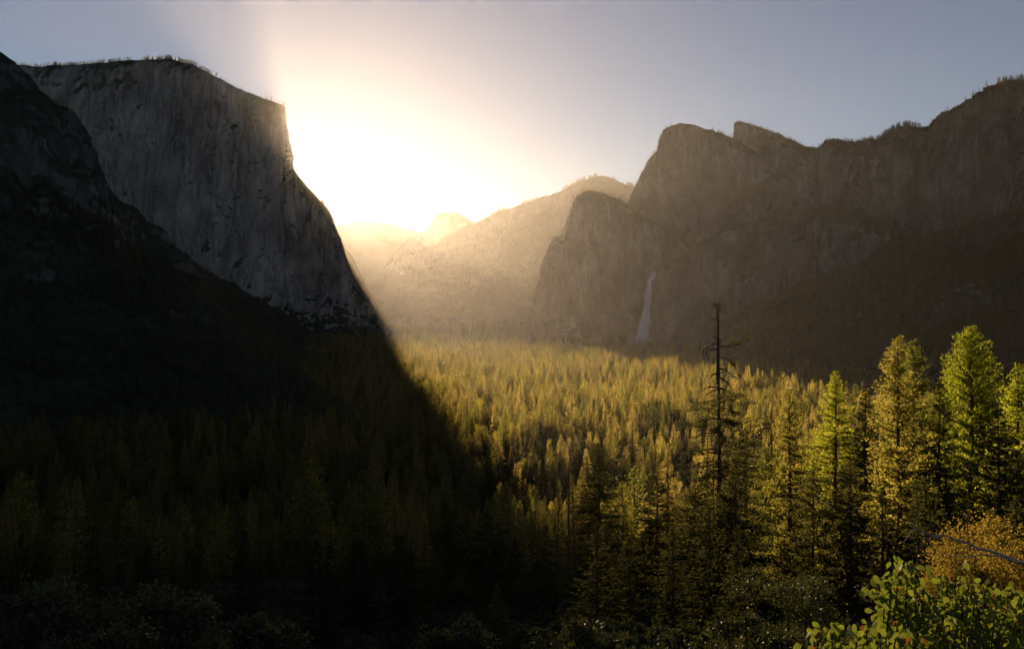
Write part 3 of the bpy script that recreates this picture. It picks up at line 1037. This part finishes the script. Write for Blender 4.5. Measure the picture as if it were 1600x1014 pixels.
# conifers of the near slope below the viewpoint
gn = np.random.default_rng(17)
taken = []
tries = 0
while len(taken) < 140 and tries < 9000:
    tries += 1
    back_row = len(taken) < 48
    Y = gn.uniform(180, 320) if back_row else gn.uniform(75, 330)
    pq = gn.uniform(1040, 1660) if back_row else gn.uniform(-40, 1640)
    X = (pq - 800) / F * Y
    if any((X - a) ** 2 + (Y - b) ** 2 < 6.5 ** 2 for a, b in taken):
        continue
    Z = float(ground_z(X, Y)) - 0.4
    lim = 745 if pq > 1000 else (800 if pq > 780 else 830)    # the tree tops stay below this row of the view
    if back_row:
        lim = 635
    hmax = (HOR - lim - gn.uniform(0, 90)) / F * Y - Z
    if hmax < 4:
        continue
    Hh = min(hmax, gn.uniform(26, 42) if back_row else gn.uniform(14, 27))
    taken.append((X, Y))
    k = int(gn.integers(0, 5))
    s = Hh / 40.0
    w = s * (gn.uniform(0.95, 1.25) if back_row else gn.uniform(1.2, 1.5))
    if pq < 640:
        lab, grp = 'shaded conifer on the dark near slope at the bottom left', 'shaded conifers bottom left'
    elif pq < 1000:
        lab, grp = 'shaded conifer on the dark near slope at the bottom centre', 'shaded conifers bottom centre'
    else:
        where = ('left of the dead-topped pine' if pq < 1122 else 'between the dead-topped pine and the pointed fir' if pq < 1305 else
                 'between the pointed fir and the golden pine' if pq < 1405 else 'between the golden pine and the tallest pine' if pq < 1519 else 'right of the tallest pine')
        lab = ('taller conifer standing behind, ' if back_row else 'low half-shaded conifer in front, ') + where
        grp = ('back row ' if back_row else 'low conifers ') + where
    tm, cm = (MID if (back_row and k % 2 == 0) or (pq > 1180 and Y > 170) else MID_SHADE)[k]  # most near trees take the crowns with shade in their colour
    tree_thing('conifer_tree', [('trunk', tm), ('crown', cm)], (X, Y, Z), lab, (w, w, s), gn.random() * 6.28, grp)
print('near slope trees', len(taken))

# ------------------------------------------------------------------ near hillside trees, one by one
def hero(px_, top_py, Y, label, mat, name='pine_tree', bark=M_BARK, z_off=0.0, **kw):
    X = (px_ - 800) / F * Y
    zt = (HOR - top_py) / F * Y
    zb = float(ground_z(X, Y)) - 0.4
    H = max(zt - zb, 6.0)
    kw.setdefault('seed', int(px_ * 7 + top_py))
    sd = kw.pop('seed')
    kw['R'] = kw['R'] * 1.45
    tr, lb, cr = conifer(sd, H, **kw)
    parts = [('trunk', tr.mesh('trunk', (bark,)))]
    if lb.v:
        parts.append(('limbs', lb.mesh('limbs', (bark,))))
    parts.append(('crown', cr.mesh('crown', (mat,), False)))
    return tree_thing(name, parts, (X, Y, zb), label)


FINE = dict(whorl=0.5, nbr=7, spray_gap=0.36, spray_n=5, spray_l=0.56, spray_w=0.25)
# dead-topped pine with bare upper trunk and crooked limbs
def dead_topped():
    px_, Y = 1122, 130.0
    X = (px_ - 800) / F * Y
    zb = float(ground_z(X, Y)) - 0.4
    zt = (HOR - 474) / F * Y
    H = zt - zb
    m = Y / F
    tr, lb, cr = conifer(911, H, R=9.4, base=0.18, shape=0.5, whorl=0.5, nbr=5, spray_gap=0.4, spray_n=5, spray_l=0.55, spray_w=0.18, droop=0.45, lift=0.05,
                         gapiness=0.55, bare_top=0.29, trunk_r=0.42, tuft=True, tip_only=0.45)
    zz = lambda py_: (HOR - py_) * m - zb
    g = np.random.default_rng(5)
    # the bare leader, thicker than a live one, broken at the top
    zs_ = np.linspace(zz(600), H, 9)
    v, f = tube(np.stack([np.cumsum(g.normal(size=9)) * 0.03, zs_ * 0, zs_], -1), np.linspace(0.27, 0.10, 9), 7)
    tr.add(v, f)
    limbs = [  # pixel polylines relative to trunk
        [(1122, 541), (1138, 540), (1152, 538), (1162, 532), (1170, 526)],
        [(1122, 541), (1130, 541), (1142, 541), (1150, 543)],
        [(1152, 538), (1160, 541)],
        [(1122, 547), (1110, 546), (1103, 549), (1097, 553)],
        [(1122, 537), (1113, 536), (1107, 541), (1100, 546), (1094, 546)],
        [(1103, 549), (1107, 557), (1109, 562)], [(1100, 546), (1098, 555), (1102, 560)],
        [(1122, 558), (1133, 560), (1142, 566), (1150, 572)], [(1142, 566), (1147, 574)],
        [(1122, 575), (1134, 578), (1145, 586), (1158, 596)],
        [(1122, 583), (1114, 586), (1110, 594)], [(1122, 590), (1132, 595), (1141, 603)],
        [(1121, 500), (1114, 498), (1109, 497)], [(1121, 497), (1116, 499)], [(1121, 516), (1115, 517)],
        [(1121, 482), (1115, 478), (1112, 477)], [(1121, 480), (1126, 475), (1125, 473)], [(1121, 478), (1117, 474), (1113, 475)], [(1122, 486), (1127, 481), (1127, 479)],
        [(1122, 528), (1118, 529)], [(1122, 552), (1127, 553)]]
    for q in limbs:
        dy = g.uniform(-1.6, 1.6)
        pts = []
        for k, (a, b) in enumerate(q):
            pts.append(((a - px_) * m, dy * k / len(q), zz(b)))
        pts = np.array(pts)
        s = np.linspace(0, 1, len(q))
        sf = np.linspace(0, 1, 10)
        path = np.stack([np.interp(sf, s, pts[:, c]) for c in range(3)], -1) + g.normal(size=(10, 3)) * 0.05
        v, f = tube(path, np.linspace(0.14, 0.05, 10), 4)
        lb.add(v, f)
        for t in range(3):
            p0 = path[4 + 2 * t if 4 + 2 * t < 10 else 9]
            d = g.normal(size=3) * 0.5
            v, f = tube(np.array([p0, p0 + d * 0.5, p0 + d + [0, 0, -0.15]]), [0.03, 0.02, 0.012], 3)
            lb.add(v, f)
    for k in range(18):     # half-bare drooping boughs below the dead top
        r0 = g.uniform(600, 735)
        sgn = 1 if k % 2 else -1
        L = g.uniform(18, 34) + (r0 - 600) * 0.16
        a = g.uniform(-0.8, 0.8)
        s_ = np.linspace(0, 1, 8)
        path = np.stack([sgn * L * m * s_ * math.cos(a), L * m * s_ * math.sin(a), zz(r0) + L * m * (0.12 * s_ - 0.5 * s_ ** 2 + 0.14 * s_ ** 4)], -1) + g.normal(size=(8, 3)) * 0.05
        v, f = tube(path, np.linspace(0.13, 0.035, 8), 4)
        lb.add(v, f)
    # a few live tufts out on the long right limb
    c = np.array([[(a - px_) * m, 0.3, zz(b)] for a, b in [(1143, 538), (1146, 539), (1150, 538), (1153, 537), (1168, 527), (1169, 526)]])
    c = np.repeat(c, 16, 0) + g.normal(size=(96, 3)) * 0.22
    v, f = blades(c, g.normal(size=(96, 3)) + [0.2, 0, 0.4], 0.5, 0.16, g)
    cr.add(v, f)
    tree_thing('pine_tree', [('trunk', tr.mesh('trunk', (M_BARK,))), ('limbs', lb.mesh('limbs', (M_BARK,))), ('crown', cr.mesh('crown', (M_SHADEFIR,), False))],
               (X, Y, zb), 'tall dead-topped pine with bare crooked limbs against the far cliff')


dead_topped()
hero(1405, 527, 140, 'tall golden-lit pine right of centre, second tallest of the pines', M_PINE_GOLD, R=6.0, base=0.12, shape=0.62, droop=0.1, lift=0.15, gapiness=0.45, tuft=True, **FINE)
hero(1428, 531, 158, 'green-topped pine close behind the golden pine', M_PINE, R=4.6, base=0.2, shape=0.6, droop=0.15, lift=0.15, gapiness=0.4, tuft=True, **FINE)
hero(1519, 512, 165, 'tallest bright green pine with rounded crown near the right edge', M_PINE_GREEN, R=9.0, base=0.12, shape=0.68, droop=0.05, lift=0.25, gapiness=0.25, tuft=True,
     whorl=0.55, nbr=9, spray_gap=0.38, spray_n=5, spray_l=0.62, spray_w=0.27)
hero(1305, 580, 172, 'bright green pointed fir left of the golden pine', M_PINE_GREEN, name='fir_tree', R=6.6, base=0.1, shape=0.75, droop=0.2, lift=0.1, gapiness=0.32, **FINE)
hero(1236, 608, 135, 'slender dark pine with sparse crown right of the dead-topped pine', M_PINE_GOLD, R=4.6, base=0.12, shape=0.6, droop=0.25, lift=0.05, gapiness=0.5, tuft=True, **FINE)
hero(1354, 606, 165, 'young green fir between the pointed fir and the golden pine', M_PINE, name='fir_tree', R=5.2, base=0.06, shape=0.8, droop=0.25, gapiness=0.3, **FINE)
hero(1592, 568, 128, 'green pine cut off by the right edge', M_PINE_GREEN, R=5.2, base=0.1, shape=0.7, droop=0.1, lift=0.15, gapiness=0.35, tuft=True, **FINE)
hero(1468, 600, 150, 'darker pine in the gap left of the tallest green pine', M_PINE, R=4.8, base=0.1, shape=0.65, droop=0.2, lift=0.1, gapiness=0.4, tuft=True, **FINE)
hero(1560, 640, 120, 'shaded fir at the foot of the tallest green pine', M_SHADEFIR, name='fir_tree', R=5.0, base=0.05, shape=0.75, gapiness=0.3, **FINE)
hero(934, 690, 165, 'dark fir with wide drooping boughs at the centre bottom', M_SHADEFIR, name='fir_tree', R=6.4, base=0.05, shape=0.8, droop=0.35, gapiness=0.35, **FINE)
hero(1026, 738, 150, 'dark fir with lit left edge right of the widest dark fir', M_SHADEFIR, name='fir_tree', R=5.2, base=0.04, shape=0.8, droop=0.3, gapiness=0.3, **FINE)
hero(1085, 760, 120, 'bushy shaded fir below the dead-topped pine, left side', M_SHADEFIR, name='fir_tree', R=5.6, base=0.03, shape=0.6, droop=0.3, gapiness=0.35, **FINE)
hero(1150, 745, 112, 'broad shaded fir at the foot of the dead-topped pine', M_SHADEFIR, name='fir_tree', R=5.8, base=0.03, shape=0.6, droop=0.3, gapiness=0.35, **FINE)
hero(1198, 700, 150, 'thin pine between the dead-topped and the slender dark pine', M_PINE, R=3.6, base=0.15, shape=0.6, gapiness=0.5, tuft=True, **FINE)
hero(1270, 735, 118, 'half-lit pine below the pointed fir, left side', M_SHADEFIR, R=4.6, base=0.05, shape=0.6, gapiness=0.45, tuft=True, **FINE)
hero(1330, 720, 124, 'half-lit fir below the young green fir', M_SHADEFIR, name='fir_tree', R=4.8, base=0.05, shape=0.7, gapiness=0.4, **FINE)
hero(1445, 745, 112, 'shaded pine below the golden pine', M_SHADEFIR, R=4.6, base=0.05, shape=0.6, gapiness=0.45, tuft=True, **FINE)
hero(760, 800, 170, 'near-black fir left of the dead snag in the shade', M_SHADEFIR, name='fir_tree', R=5.4, base=0.05, shape=0.75, gapiness=0.35, **FINE)
hero(690, 850, 150, 'near-black fir in the deep shade at the bottom centre', M_SHADEFIR, name='fir_tree', R=5.0, base=0.05, shape=0.75, gapiness=0.35, **FINE)
hero(850, 840, 140, 'near-black fir below the dead snag', M_SHADEFIR, name='fir_tree', R=5.2, base=0.04, shape=0.7, gapiness=0.35, **FINE)
hero(560, 840, 185, 'near-black fir, leftmost of the shaded firs', M_SHADEFIR, name='fir_tree', R=5.2, base=0.05, shape=0.75, gapiness=0.35, **FINE)
hero(985, 850, 118, 'low near-black fir at the bottom below the two dark firs', M_SHADEFIR, name='fir_tree', R=5.0, base=0.03, shape=0.65, gapiness=0.35, **FINE)


def snag(px_, top, Y, label, seed):
    X = (px_ - 800) / F * Y
    zb = float(ground_z(X, Y)) - 0.4
    H = (HOR - top) / F * Y - zb
    g = np.random.default_rng(seed)
    tr, lb = Acc(), Acc()
    z = np.linspace(0, H, 12)
    ax = np.stack([np.cumsum(g.normal(size=12)) * 0.06, np.cumsum(g.normal(size=12)) * 0.06, z], -1)
    v, f = tube(ax, np.linspace(H * 0.012, 0.09, 12), 7)
    tr.add(v, f)
    for k in range(34):
        zz = H * g.uniform(0.3, 0.97)
        a = g.random() * 6.28
        L = g.uniform(0.4, 2.2) * (1.2 - zz / H * 0.6)
        c = np.array([np.interp(zz, z, ax[:, 0]), np.interp(zz, z, ax[:, 1]), zz])
        s = np.linspace(0, 1, 5)[:, None]
        path = c + s * L * np.array([math.cos(a), math.sin(a), -0.1]) + s ** 2 * np.array([0, 0, -0.3 * L])
        v, f = tube(path, np.linspace(0.06, 0.015, 5), 3)
        lb.add(v, f)
    tree_thing('dead_snag', [('trunk', tr.mesh('trunk', (M_DEAD,))), ('limbs', lb.mesh('limbs', (M_DEAD,)))], (X, Y, zb), label, cat='dead tree')


snag(888, 722, 178, 'bare dead snag beside the dark wide fir', 1)
snag(1205, 668, 160, 'thin bare snag behind the slender dark pine', 2)

# ------------------------------------------------------------------ oaks and shrubs on the slope just below the viewpoint
def oak(px_, top, Y, W, label, mat, seed, nleaf, ls, name='oak_tree', cat='tree', lobes=18, base=0.3, min_h=2.0, limb=0.12):
    X = (px_ - 800) / F * Y
    zb = float(ground_z(X, Y)) - 0.2
    H = max((HOR - top) / F * Y - zb, min_h)
    tr, cr = broadleaf(seed, W, H * 1.02, lobes, nleaf, ls, limb, base)
    return tree_thing(name, [('trunk', tr.mesh('trunk', (M_BARK,))), ('crown', cr.mesh('crown', (mat,), False))], (X, Y, zb), label, cat=cat)


oak(1560, 800, 27, 2.4, 'golden-lit live oak rising behind the manzanita at right', M_OAK, 71, 22000, 0.085, base=0.45, lobes=30)
oak(1515, 858, 21, 1.3, 'smaller golden oak nearer, left of the bare grey branch', M_OAK, 72, 12000, 0.07, base=0.5, lobes=20)
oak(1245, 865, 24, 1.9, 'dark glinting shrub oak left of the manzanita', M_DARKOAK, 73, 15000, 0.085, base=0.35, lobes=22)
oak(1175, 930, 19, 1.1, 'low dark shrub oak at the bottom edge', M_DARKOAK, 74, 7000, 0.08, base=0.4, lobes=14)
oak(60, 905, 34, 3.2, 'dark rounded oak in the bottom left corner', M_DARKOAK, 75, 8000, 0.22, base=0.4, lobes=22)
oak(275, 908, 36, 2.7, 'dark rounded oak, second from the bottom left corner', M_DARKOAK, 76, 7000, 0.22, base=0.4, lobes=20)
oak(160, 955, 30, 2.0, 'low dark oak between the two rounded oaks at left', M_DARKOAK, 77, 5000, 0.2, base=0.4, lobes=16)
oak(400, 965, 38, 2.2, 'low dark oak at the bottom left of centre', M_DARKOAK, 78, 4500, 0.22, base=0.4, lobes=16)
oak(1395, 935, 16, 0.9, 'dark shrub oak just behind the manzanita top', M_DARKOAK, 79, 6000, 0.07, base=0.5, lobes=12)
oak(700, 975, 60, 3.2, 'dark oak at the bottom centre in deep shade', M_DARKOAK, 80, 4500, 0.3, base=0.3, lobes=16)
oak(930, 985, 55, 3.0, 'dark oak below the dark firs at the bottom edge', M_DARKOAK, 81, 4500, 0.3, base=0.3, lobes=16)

# bare grey branches reaching in from the right
def bare_branch(q, Y, label, r0):
    g = np.random.default_rng(len(q) + int(q[0][0]))
    m = Y / F
    pts = np.array([[(a - 800) * m, Y + 0.4 * k, (HOR - b) * m] for k, (a, b) in enumerate(q)])
    s = np.linspace(0, 1, len(q))
    sf = np.linspace(0, 1, 16)
    path = np.stack([np.interp(sf, s, pts[:, c]) for c in range(3)], -1) + g.normal(size=(16, 3)) * 0.02
    A = Acc()
    v, f = tube(path, np.linspace(r0, r0 * 0.25, 16), 6)
    A.add(v, f)
    for k in range(9):
        p0 = path[g.integers(4, 16)]
        d = (path[-1] - path[0]) / np.linalg.norm(path[-1] - path[0]) * 0.5 + g.normal(size=3) * 0.35
        L = g.uniform(0.3, 1.0)
        v, f = tube(np.array([p0, p0 + d * L * 0.5, p0 + d * L + [0, 0, 0.05]]), [r0 * 0.35, r0 * 0.22, r0 * 0.1], 4)
        A.add(v, f)
    o = link('bare_branch', A.mesh('bare_branch', (M_TWIG,)), label=label, cat='branch')
    return o


bare_branch([(1680, 905), (1600, 881), (1560, 872), (1530, 862), (1512, 866), (1492, 863)], 19, 'bare grey branch crossing the golden oak from the right', 0.045)
bare_branch([(1680, 895), (1610, 886), (1570, 884), (1545, 894), (1530, 898)], 18.5, 'thin bare branch below the thicker grey branch', 0.025)

# manzanita right in front of the viewpoint
def leaf_mesh(name, mat, L=0.042, W=0.032, curl=0.12, seed=0):
    g = np.random.default_rng(seed)
    n = 10
    a = np.linspace(0, 2 * math.pi, n, endpoint=False)
    x = np.sin(a) * W * 0.5 * (1 + 0.12 * np.cos(a)) 
    y = L * 0.5 - np.cos(a) * L * 0.5
    x = x * (0.72 + 0.38 * (y / L))
    z = curl * (x ** 2) / W * 3 + 0.06 * L * np.sin(y / L * math.pi) * g.uniform(-1, 1)
    V = np.stack([x, y + 0.006, z], -1)
    V = np.concatenate([V, [[0, L * 0.52 + 0.006, -0.0015]]])
    fs = [[k, (k + 1) % n, n] for k in range(n)]
    # short stalk
    b = len(V)
    V = np.concatenate([V, [[-0.0012, -0.004, 0], [0.0012, -0.004, 0], [0.0012, 0.008, 0.0006], [-0.0012, 0.008, 0.0006]]])
    fs += [[b, b + 1, b + 2], [b, b + 2, b + 3]]
    me = mesh_np(name, V, np.array(fs), (mat,), True)
    return me


def manzanita():
    g = np.random.default_rng(404)
    Yc = 3.7
    m = Yc / F
    X0 = (1500 - 800) * m
    zb = float(ground_z(X0, Yc + 0.3)) - 0.1
    root = link('manzanita_bush', None, loc=(X0, Yc + 0.3, zb), label='green round-leaved manzanita bush in the bottom right corner', cat='bush')
    # outline of twig tips in photo pixels: where the clusters of leaves sit
    tips = [(1282, 1004, 3.4), (1300, 1003, 3.3), (1312, 992, 3.4), (1340, 1002, 3.3), (1356, 986, 3.4), (1372, 1004, 3.3), (1400, 985, 3.5), (1412, 1004, 3.4), (1392, 918, 3.7), (1382, 935, 3.7), (1404, 896, 3.8),
            (1418, 894, 3.8), (1416, 910, 3.8), (1400, 930, 3.7), (1428, 905, 3.9), (1430, 1000, 3.5), (1440, 950, 3.7), (1452, 942, 3.7), (1462, 962, 3.6), (1480, 915, 3.9), (1492, 912, 3.9), (1506, 930, 3.8),
            (1502, 950, 3.7), (1514, 916, 3.9), (1524, 935, 3.8), (1538, 925, 3.9), (1545, 945, 3.8), (1530, 968, 3.6), (1550, 968, 3.6), (1495, 980, 3.5), (1470, 990, 3.5), (1515, 995, 3.5), (1560, 930, 3.9), (1575, 940, 3.8),
            (1588, 955, 3.7), (1600, 938, 3.8), (1612, 950, 3.8), (1582, 985, 3.5), (1560, 1000, 3.5), (1603, 1000, 3.5), (1450, 1008, 3.4), (1540, 1010, 3.4), (1622, 980, 3.6), (1640, 960, 3.7), (1420, 970, 3.6), (1405, 960, 3.7), (1432, 930, 3.8)]
    stems = Acc()
    base = [np.array([0.0, 0, 0]), np.array([-0.25, 0.05, 0.0]), np.array([0.2, 0.1, 0]), np.array([-0.5, -0.1, 0.0])]
    org = np.array([X0, Yc + 0.3, zb])
    ldir = []
    for (a, b, Y) in tips:
        Y = Y + g.uniform(-0.12, 0.12)
        p = P(a, b, Y) - org
        b0 = base[g.integers(0, 4)]
        b0 = np.array([b0[0] * 0.4 + p[0] * 0.45, b0[1], b0[2]])
        mid = b0 * 0.35 + p * 0.65 + np.array([g.normal() * 0.06, g.normal() * 0.06 + 0.08, -0.25])
        s = np.linspace(0, 1, 12)[:, None]
        path = (1 - s) ** 2 * b0 + 2 * s * (1 - s) * mid + s ** 2 * p + g.normal(size=(12, 3)) * 0.004
        v, f = tube(path, np.linspace(0.012, 0.0028, 12), 5)
        stems.add(v, f)
        axis = unit(path[-1] - path[-3])
        ldir.append((path, axis))
    link('stems', stems.mesh('stems', (M_MSTEM,)), parent=root)
    green = [leaf_mesh('leaf_green_%d' % k, M_MANZ, 0.033 + 0.003 * k, 0.0265 + 0.0015 * k, 0.15 * (k - 1), k) for k in range(3)]
    red = leaf_mesh('leaf_red', M_MANZ_RED, 0.031, 0.0245, 0.1, 9)
    from mathutils import Matrix
    cnt = 0
    backV, backF, nb_ = [], [], 0
    tmplV = np.array([v.co[:] for v in green[1].vertices])
    tmplF = np.array([list(p.vertices) for p in green[1].polygons])

    def frame(d):
        d = Vector(d).normalized()
        nrm = Vector((g.normal() * 0.9, -0.8 + g.normal() * 0.7, g.normal() * 0.8))
        xx = d.cross(nrm).normalized()
        zz = xx.cross(d)
        return Matrix((xx, d, zz)).transposed()
    for (path, axis) in ldir:
        redp = 0.13 if g.random() < 0.75 else 0.5
        nl = 6
        for k in range(nl):
            if cnt >= 298:
                break
            t = g.random() ** 1.6 * 0.075
            p = path[-1] - axis * t + axis * 0.012
            az = k * 2.4 + g.normal() * 0.3
            perp = unit(np.cross(axis, [0.3, 1, 0.1]))
            p2 = np.cross(axis, perp)
            out = perp * math.cos(az) + p2 * math.sin(az)
            d = out * (0.55 + 9 * t) + axis * 0.75 + np.array([0, 0, 0.35]) + g.normal(size=3) * 0.15
            o = bpy.data.objects.new('leaf', red if g.random() < redp else green[g.integers(0, 3)])
            col.objects.link(o)
            o.parent = root
            M = frame(d).to_4x4()
            M.translation = Vector(p)
            sc = g.uniform(0.75, 1.15)
            o.matrix_local = M @ Matrix.Scale(sc, 4)
            cnt += 1
        # the leaves further down the twig and behind: one mass
        for k in range(105):
            q = path[-1] + (path[5] - path[-1]) * g.random() ** 1.7 + g.normal(size=3) * np.array([0.035, 0.05, 0.032]) + np.array([0, 0.05, -0.02])
            d = g.normal(size=3) * 0.8 + np.array([0, 0, 0.7])
            M3 = np.array(frame(d))
            backV.append(tmplV * g.uniform(0.75, 1.15) @ M3.T + q)
            backF.append(tmplF + nb_)
            nb_ += len(tmplV)
    me = mesh_np('foliage', np.concatenate(backV), np.concatenate(backF), (M_MANZ,), True)
    o = link('foliage', me, parent=root, kind='stuff')
    print('manzanita leaves', cnt)


manzanita()

# ------------------------------------------------------------------ the waterfall
def waterfall():
    names = [lower, leaning, middle, right, talus]
    b = bvh_of(names)
    q = [(1022.5, 423, 1.2), (1021.5, 427, 3), (1019.5, 436, 5), (1017.5, 450, 7), (1016, 470, 8), (1014.5, 492, 9.5), (1012.5, 510, 11), (1008, 524, 12.5), (999, 535, 13), (990, 543, 11), (982, 551, 8)]
    pts, w = [], []
    for (a, c, wd) in q:
        h = b.ray_cast(Vector((0, 0, 0)), pix_dir(a, c).normalized())
        Y = h[0].y if h[0] is not None else 2950
        pts.append([a, c, Y])
        w.append(wd)
    pts = np.array(pts)
    Ys = np.minimum.accumulate(pts[:, 2]) - 14
    print('fall depths', np.round(pts[:, 2]), np.round(Ys))
    Ys[:] = np.interp(np.arange(len(Ys)), [0, len(Ys) - 1], [Ys[0], min(Ys[-1], Ys[0] - 30) - 30])
    w = [x * 2.5 for x in w]
    path = np.array([P(pts[i, 0], pts[i, 1], Ys[i]) for i in range(len(q))])
    n = 60
    s = np.linspace(0, 1, len(q))
    sf = np.linspace(0, 1, n)
    pf = np.stack([np.interp(sf, s, path[:, c]) for c in range(3)], -1)
    wf = np.interp(sf, s, w) * np.interp(sf, s, Ys) / F
    for _ in range(3):
        pf[1:-1] = (pf[:-2] + 2 * pf[1:-1] + pf[2:]) / 4
    nx = 14
    th = np.linspace(0, 2 * math.pi, nx * 2, endpoint=False)
    V = []
    for i in range(n):
        wob = vnoise(np.full(nx * 2, sf[i] * 14), np.cos(th) * 2, np.sin(th) * 2, 4) * 0.16
        V.append(np.stack([pf[i, 0] + np.cos(th) * wf[i] * 0.5 * (1 + wob), pf[i, 1] + np.sin(th) * wf[i] * 0.28 * (1 + wob), np.full(nx * 2, pf[i, 2])], -1))
    V = np.concatenate(V)
    k = nx * 2
    i, j = np.meshgrid(np.arange(n - 1), np.arange(k), indexing='ij')
    f = np.stack([i * k + j, i * k + (j + 1) % k, (i + 1) * k + (j + 1) % k, (i + 1) * k + j], -1).reshape(-1, 4)
    m, nn, l = new_mat('falling_water')
    out = nn.new('ShaderNodeOutputMaterial')
    d = nn.new('ShaderNodeBsdfDiffuse')
    d.inputs['Color'].default_value = (0.95, 0.95, 0.96, 1)
    t2 = nn.new('ShaderNodeBsdfTranslucent')
    t2.inputs['Color'].default_value = (0.9, 0.9, 0.92, 1)
    m1 = nn.new('ShaderNodeMixShader')
    m1.inputs[0].default_value = 0.4
    l.new(d.outputs[0], m1.inputs[1])
    l.new(t2.outputs[0], m1.inputs[2])
    tr_ = nn.new('ShaderNodeBsdfTransparent')
    lw = nn.new('ShaderNodeLayerWeight')
    lw.inputs['Blend'].default_value = 0.5
    geo = nn.new('ShaderNodeNewGeometry')
    mp = nn.new('ShaderNodeMapping')
    mp.inputs['Scale'].default_value = (0.22, 0.22, 0.018)
    l.new(geo.outputs['Position'], mp.inputs[0])
    nz = nn.new('ShaderNodeTexNoise')
    nz.inputs['Scale'].default_value = 1.0
    nz.inputs['Detail'].default_value = 6
    l.new(mp.outputs[0], nz.inputs['Vector'])
    a = nn.new('ShaderNodeMath')
    a.operation = 'ADD'
    l.new(lw.outputs['Facing'], a.inputs[0])
    b_ = nn.new('ShaderNodeMath')
    b_.operation = 'MULTIPLY_ADD'
    b_.inputs[1].default_value = 0.6
    b_.inputs[2].default_value = -0.62
    l.new(nz.outputs['Fac'], b_.inputs[0])
    l.new(b_.outputs[0], a.inputs[1])
    a.use_clamp = True
    mx = nn.new('ShaderNodeMixShader')
    l.new(a.outputs[0], mx.inputs[0])
    l.new(m1.outputs[0], mx.inputs[1])
    l.new(tr_.outputs[0], mx.inputs[2])
    l.new(mx.outputs[0], out.inputs['Surface'])
    me = mesh_np('waterfall', V, f, (m,), True)
    link('waterfall', me, label='thin white waterfall bending left in the wind below the cliffs', cat='waterfall')


waterfall()

# ------------------------------------------------------------------ the morning haze
def haze():
    m, n, l = new_mat('haze')
    out = n.new('ShaderNodeOutputMaterial')
    pv = n.new('ShaderNodeVolumePrincipled')
    pv.inputs['Color'].default_value = (0.97, 0.96, 0.95, 1)
    pv.inputs['Density'].default_value = HAZE_DENSITY
    pv.inputs['Anisotropy'].default_value = HAZE_ANISO
    l.new(pv.outputs[0], out.inputs['Volume'])
    top = max(float(G[..., 2].max()) for G, _, _ in MOUNT.values())
    low = min(float(G[..., 2].min()) for G, _, _ in MOUNT.values())
    x0, x1, y0, y1, z0, z1 = -19500, 19500, -19500, 19500, low - 2, top + 40
    V = [(x, y, z) for x in (x0, x1) for y in (y0, y1) for z in (z0, z1)]
    Fc = [(0, 1, 3, 2), (4, 6, 7, 5), (0, 4, 5, 1), (2, 3, 7, 6), (0, 2, 6, 4), (1, 5, 7, 3)]
    me = mesh_np('haze', V, [list(f) for f in Fc], (m,))
    link('haze', me, kind='stuff', label='golden morning haze filling the valley air', cat='haze')


haze()
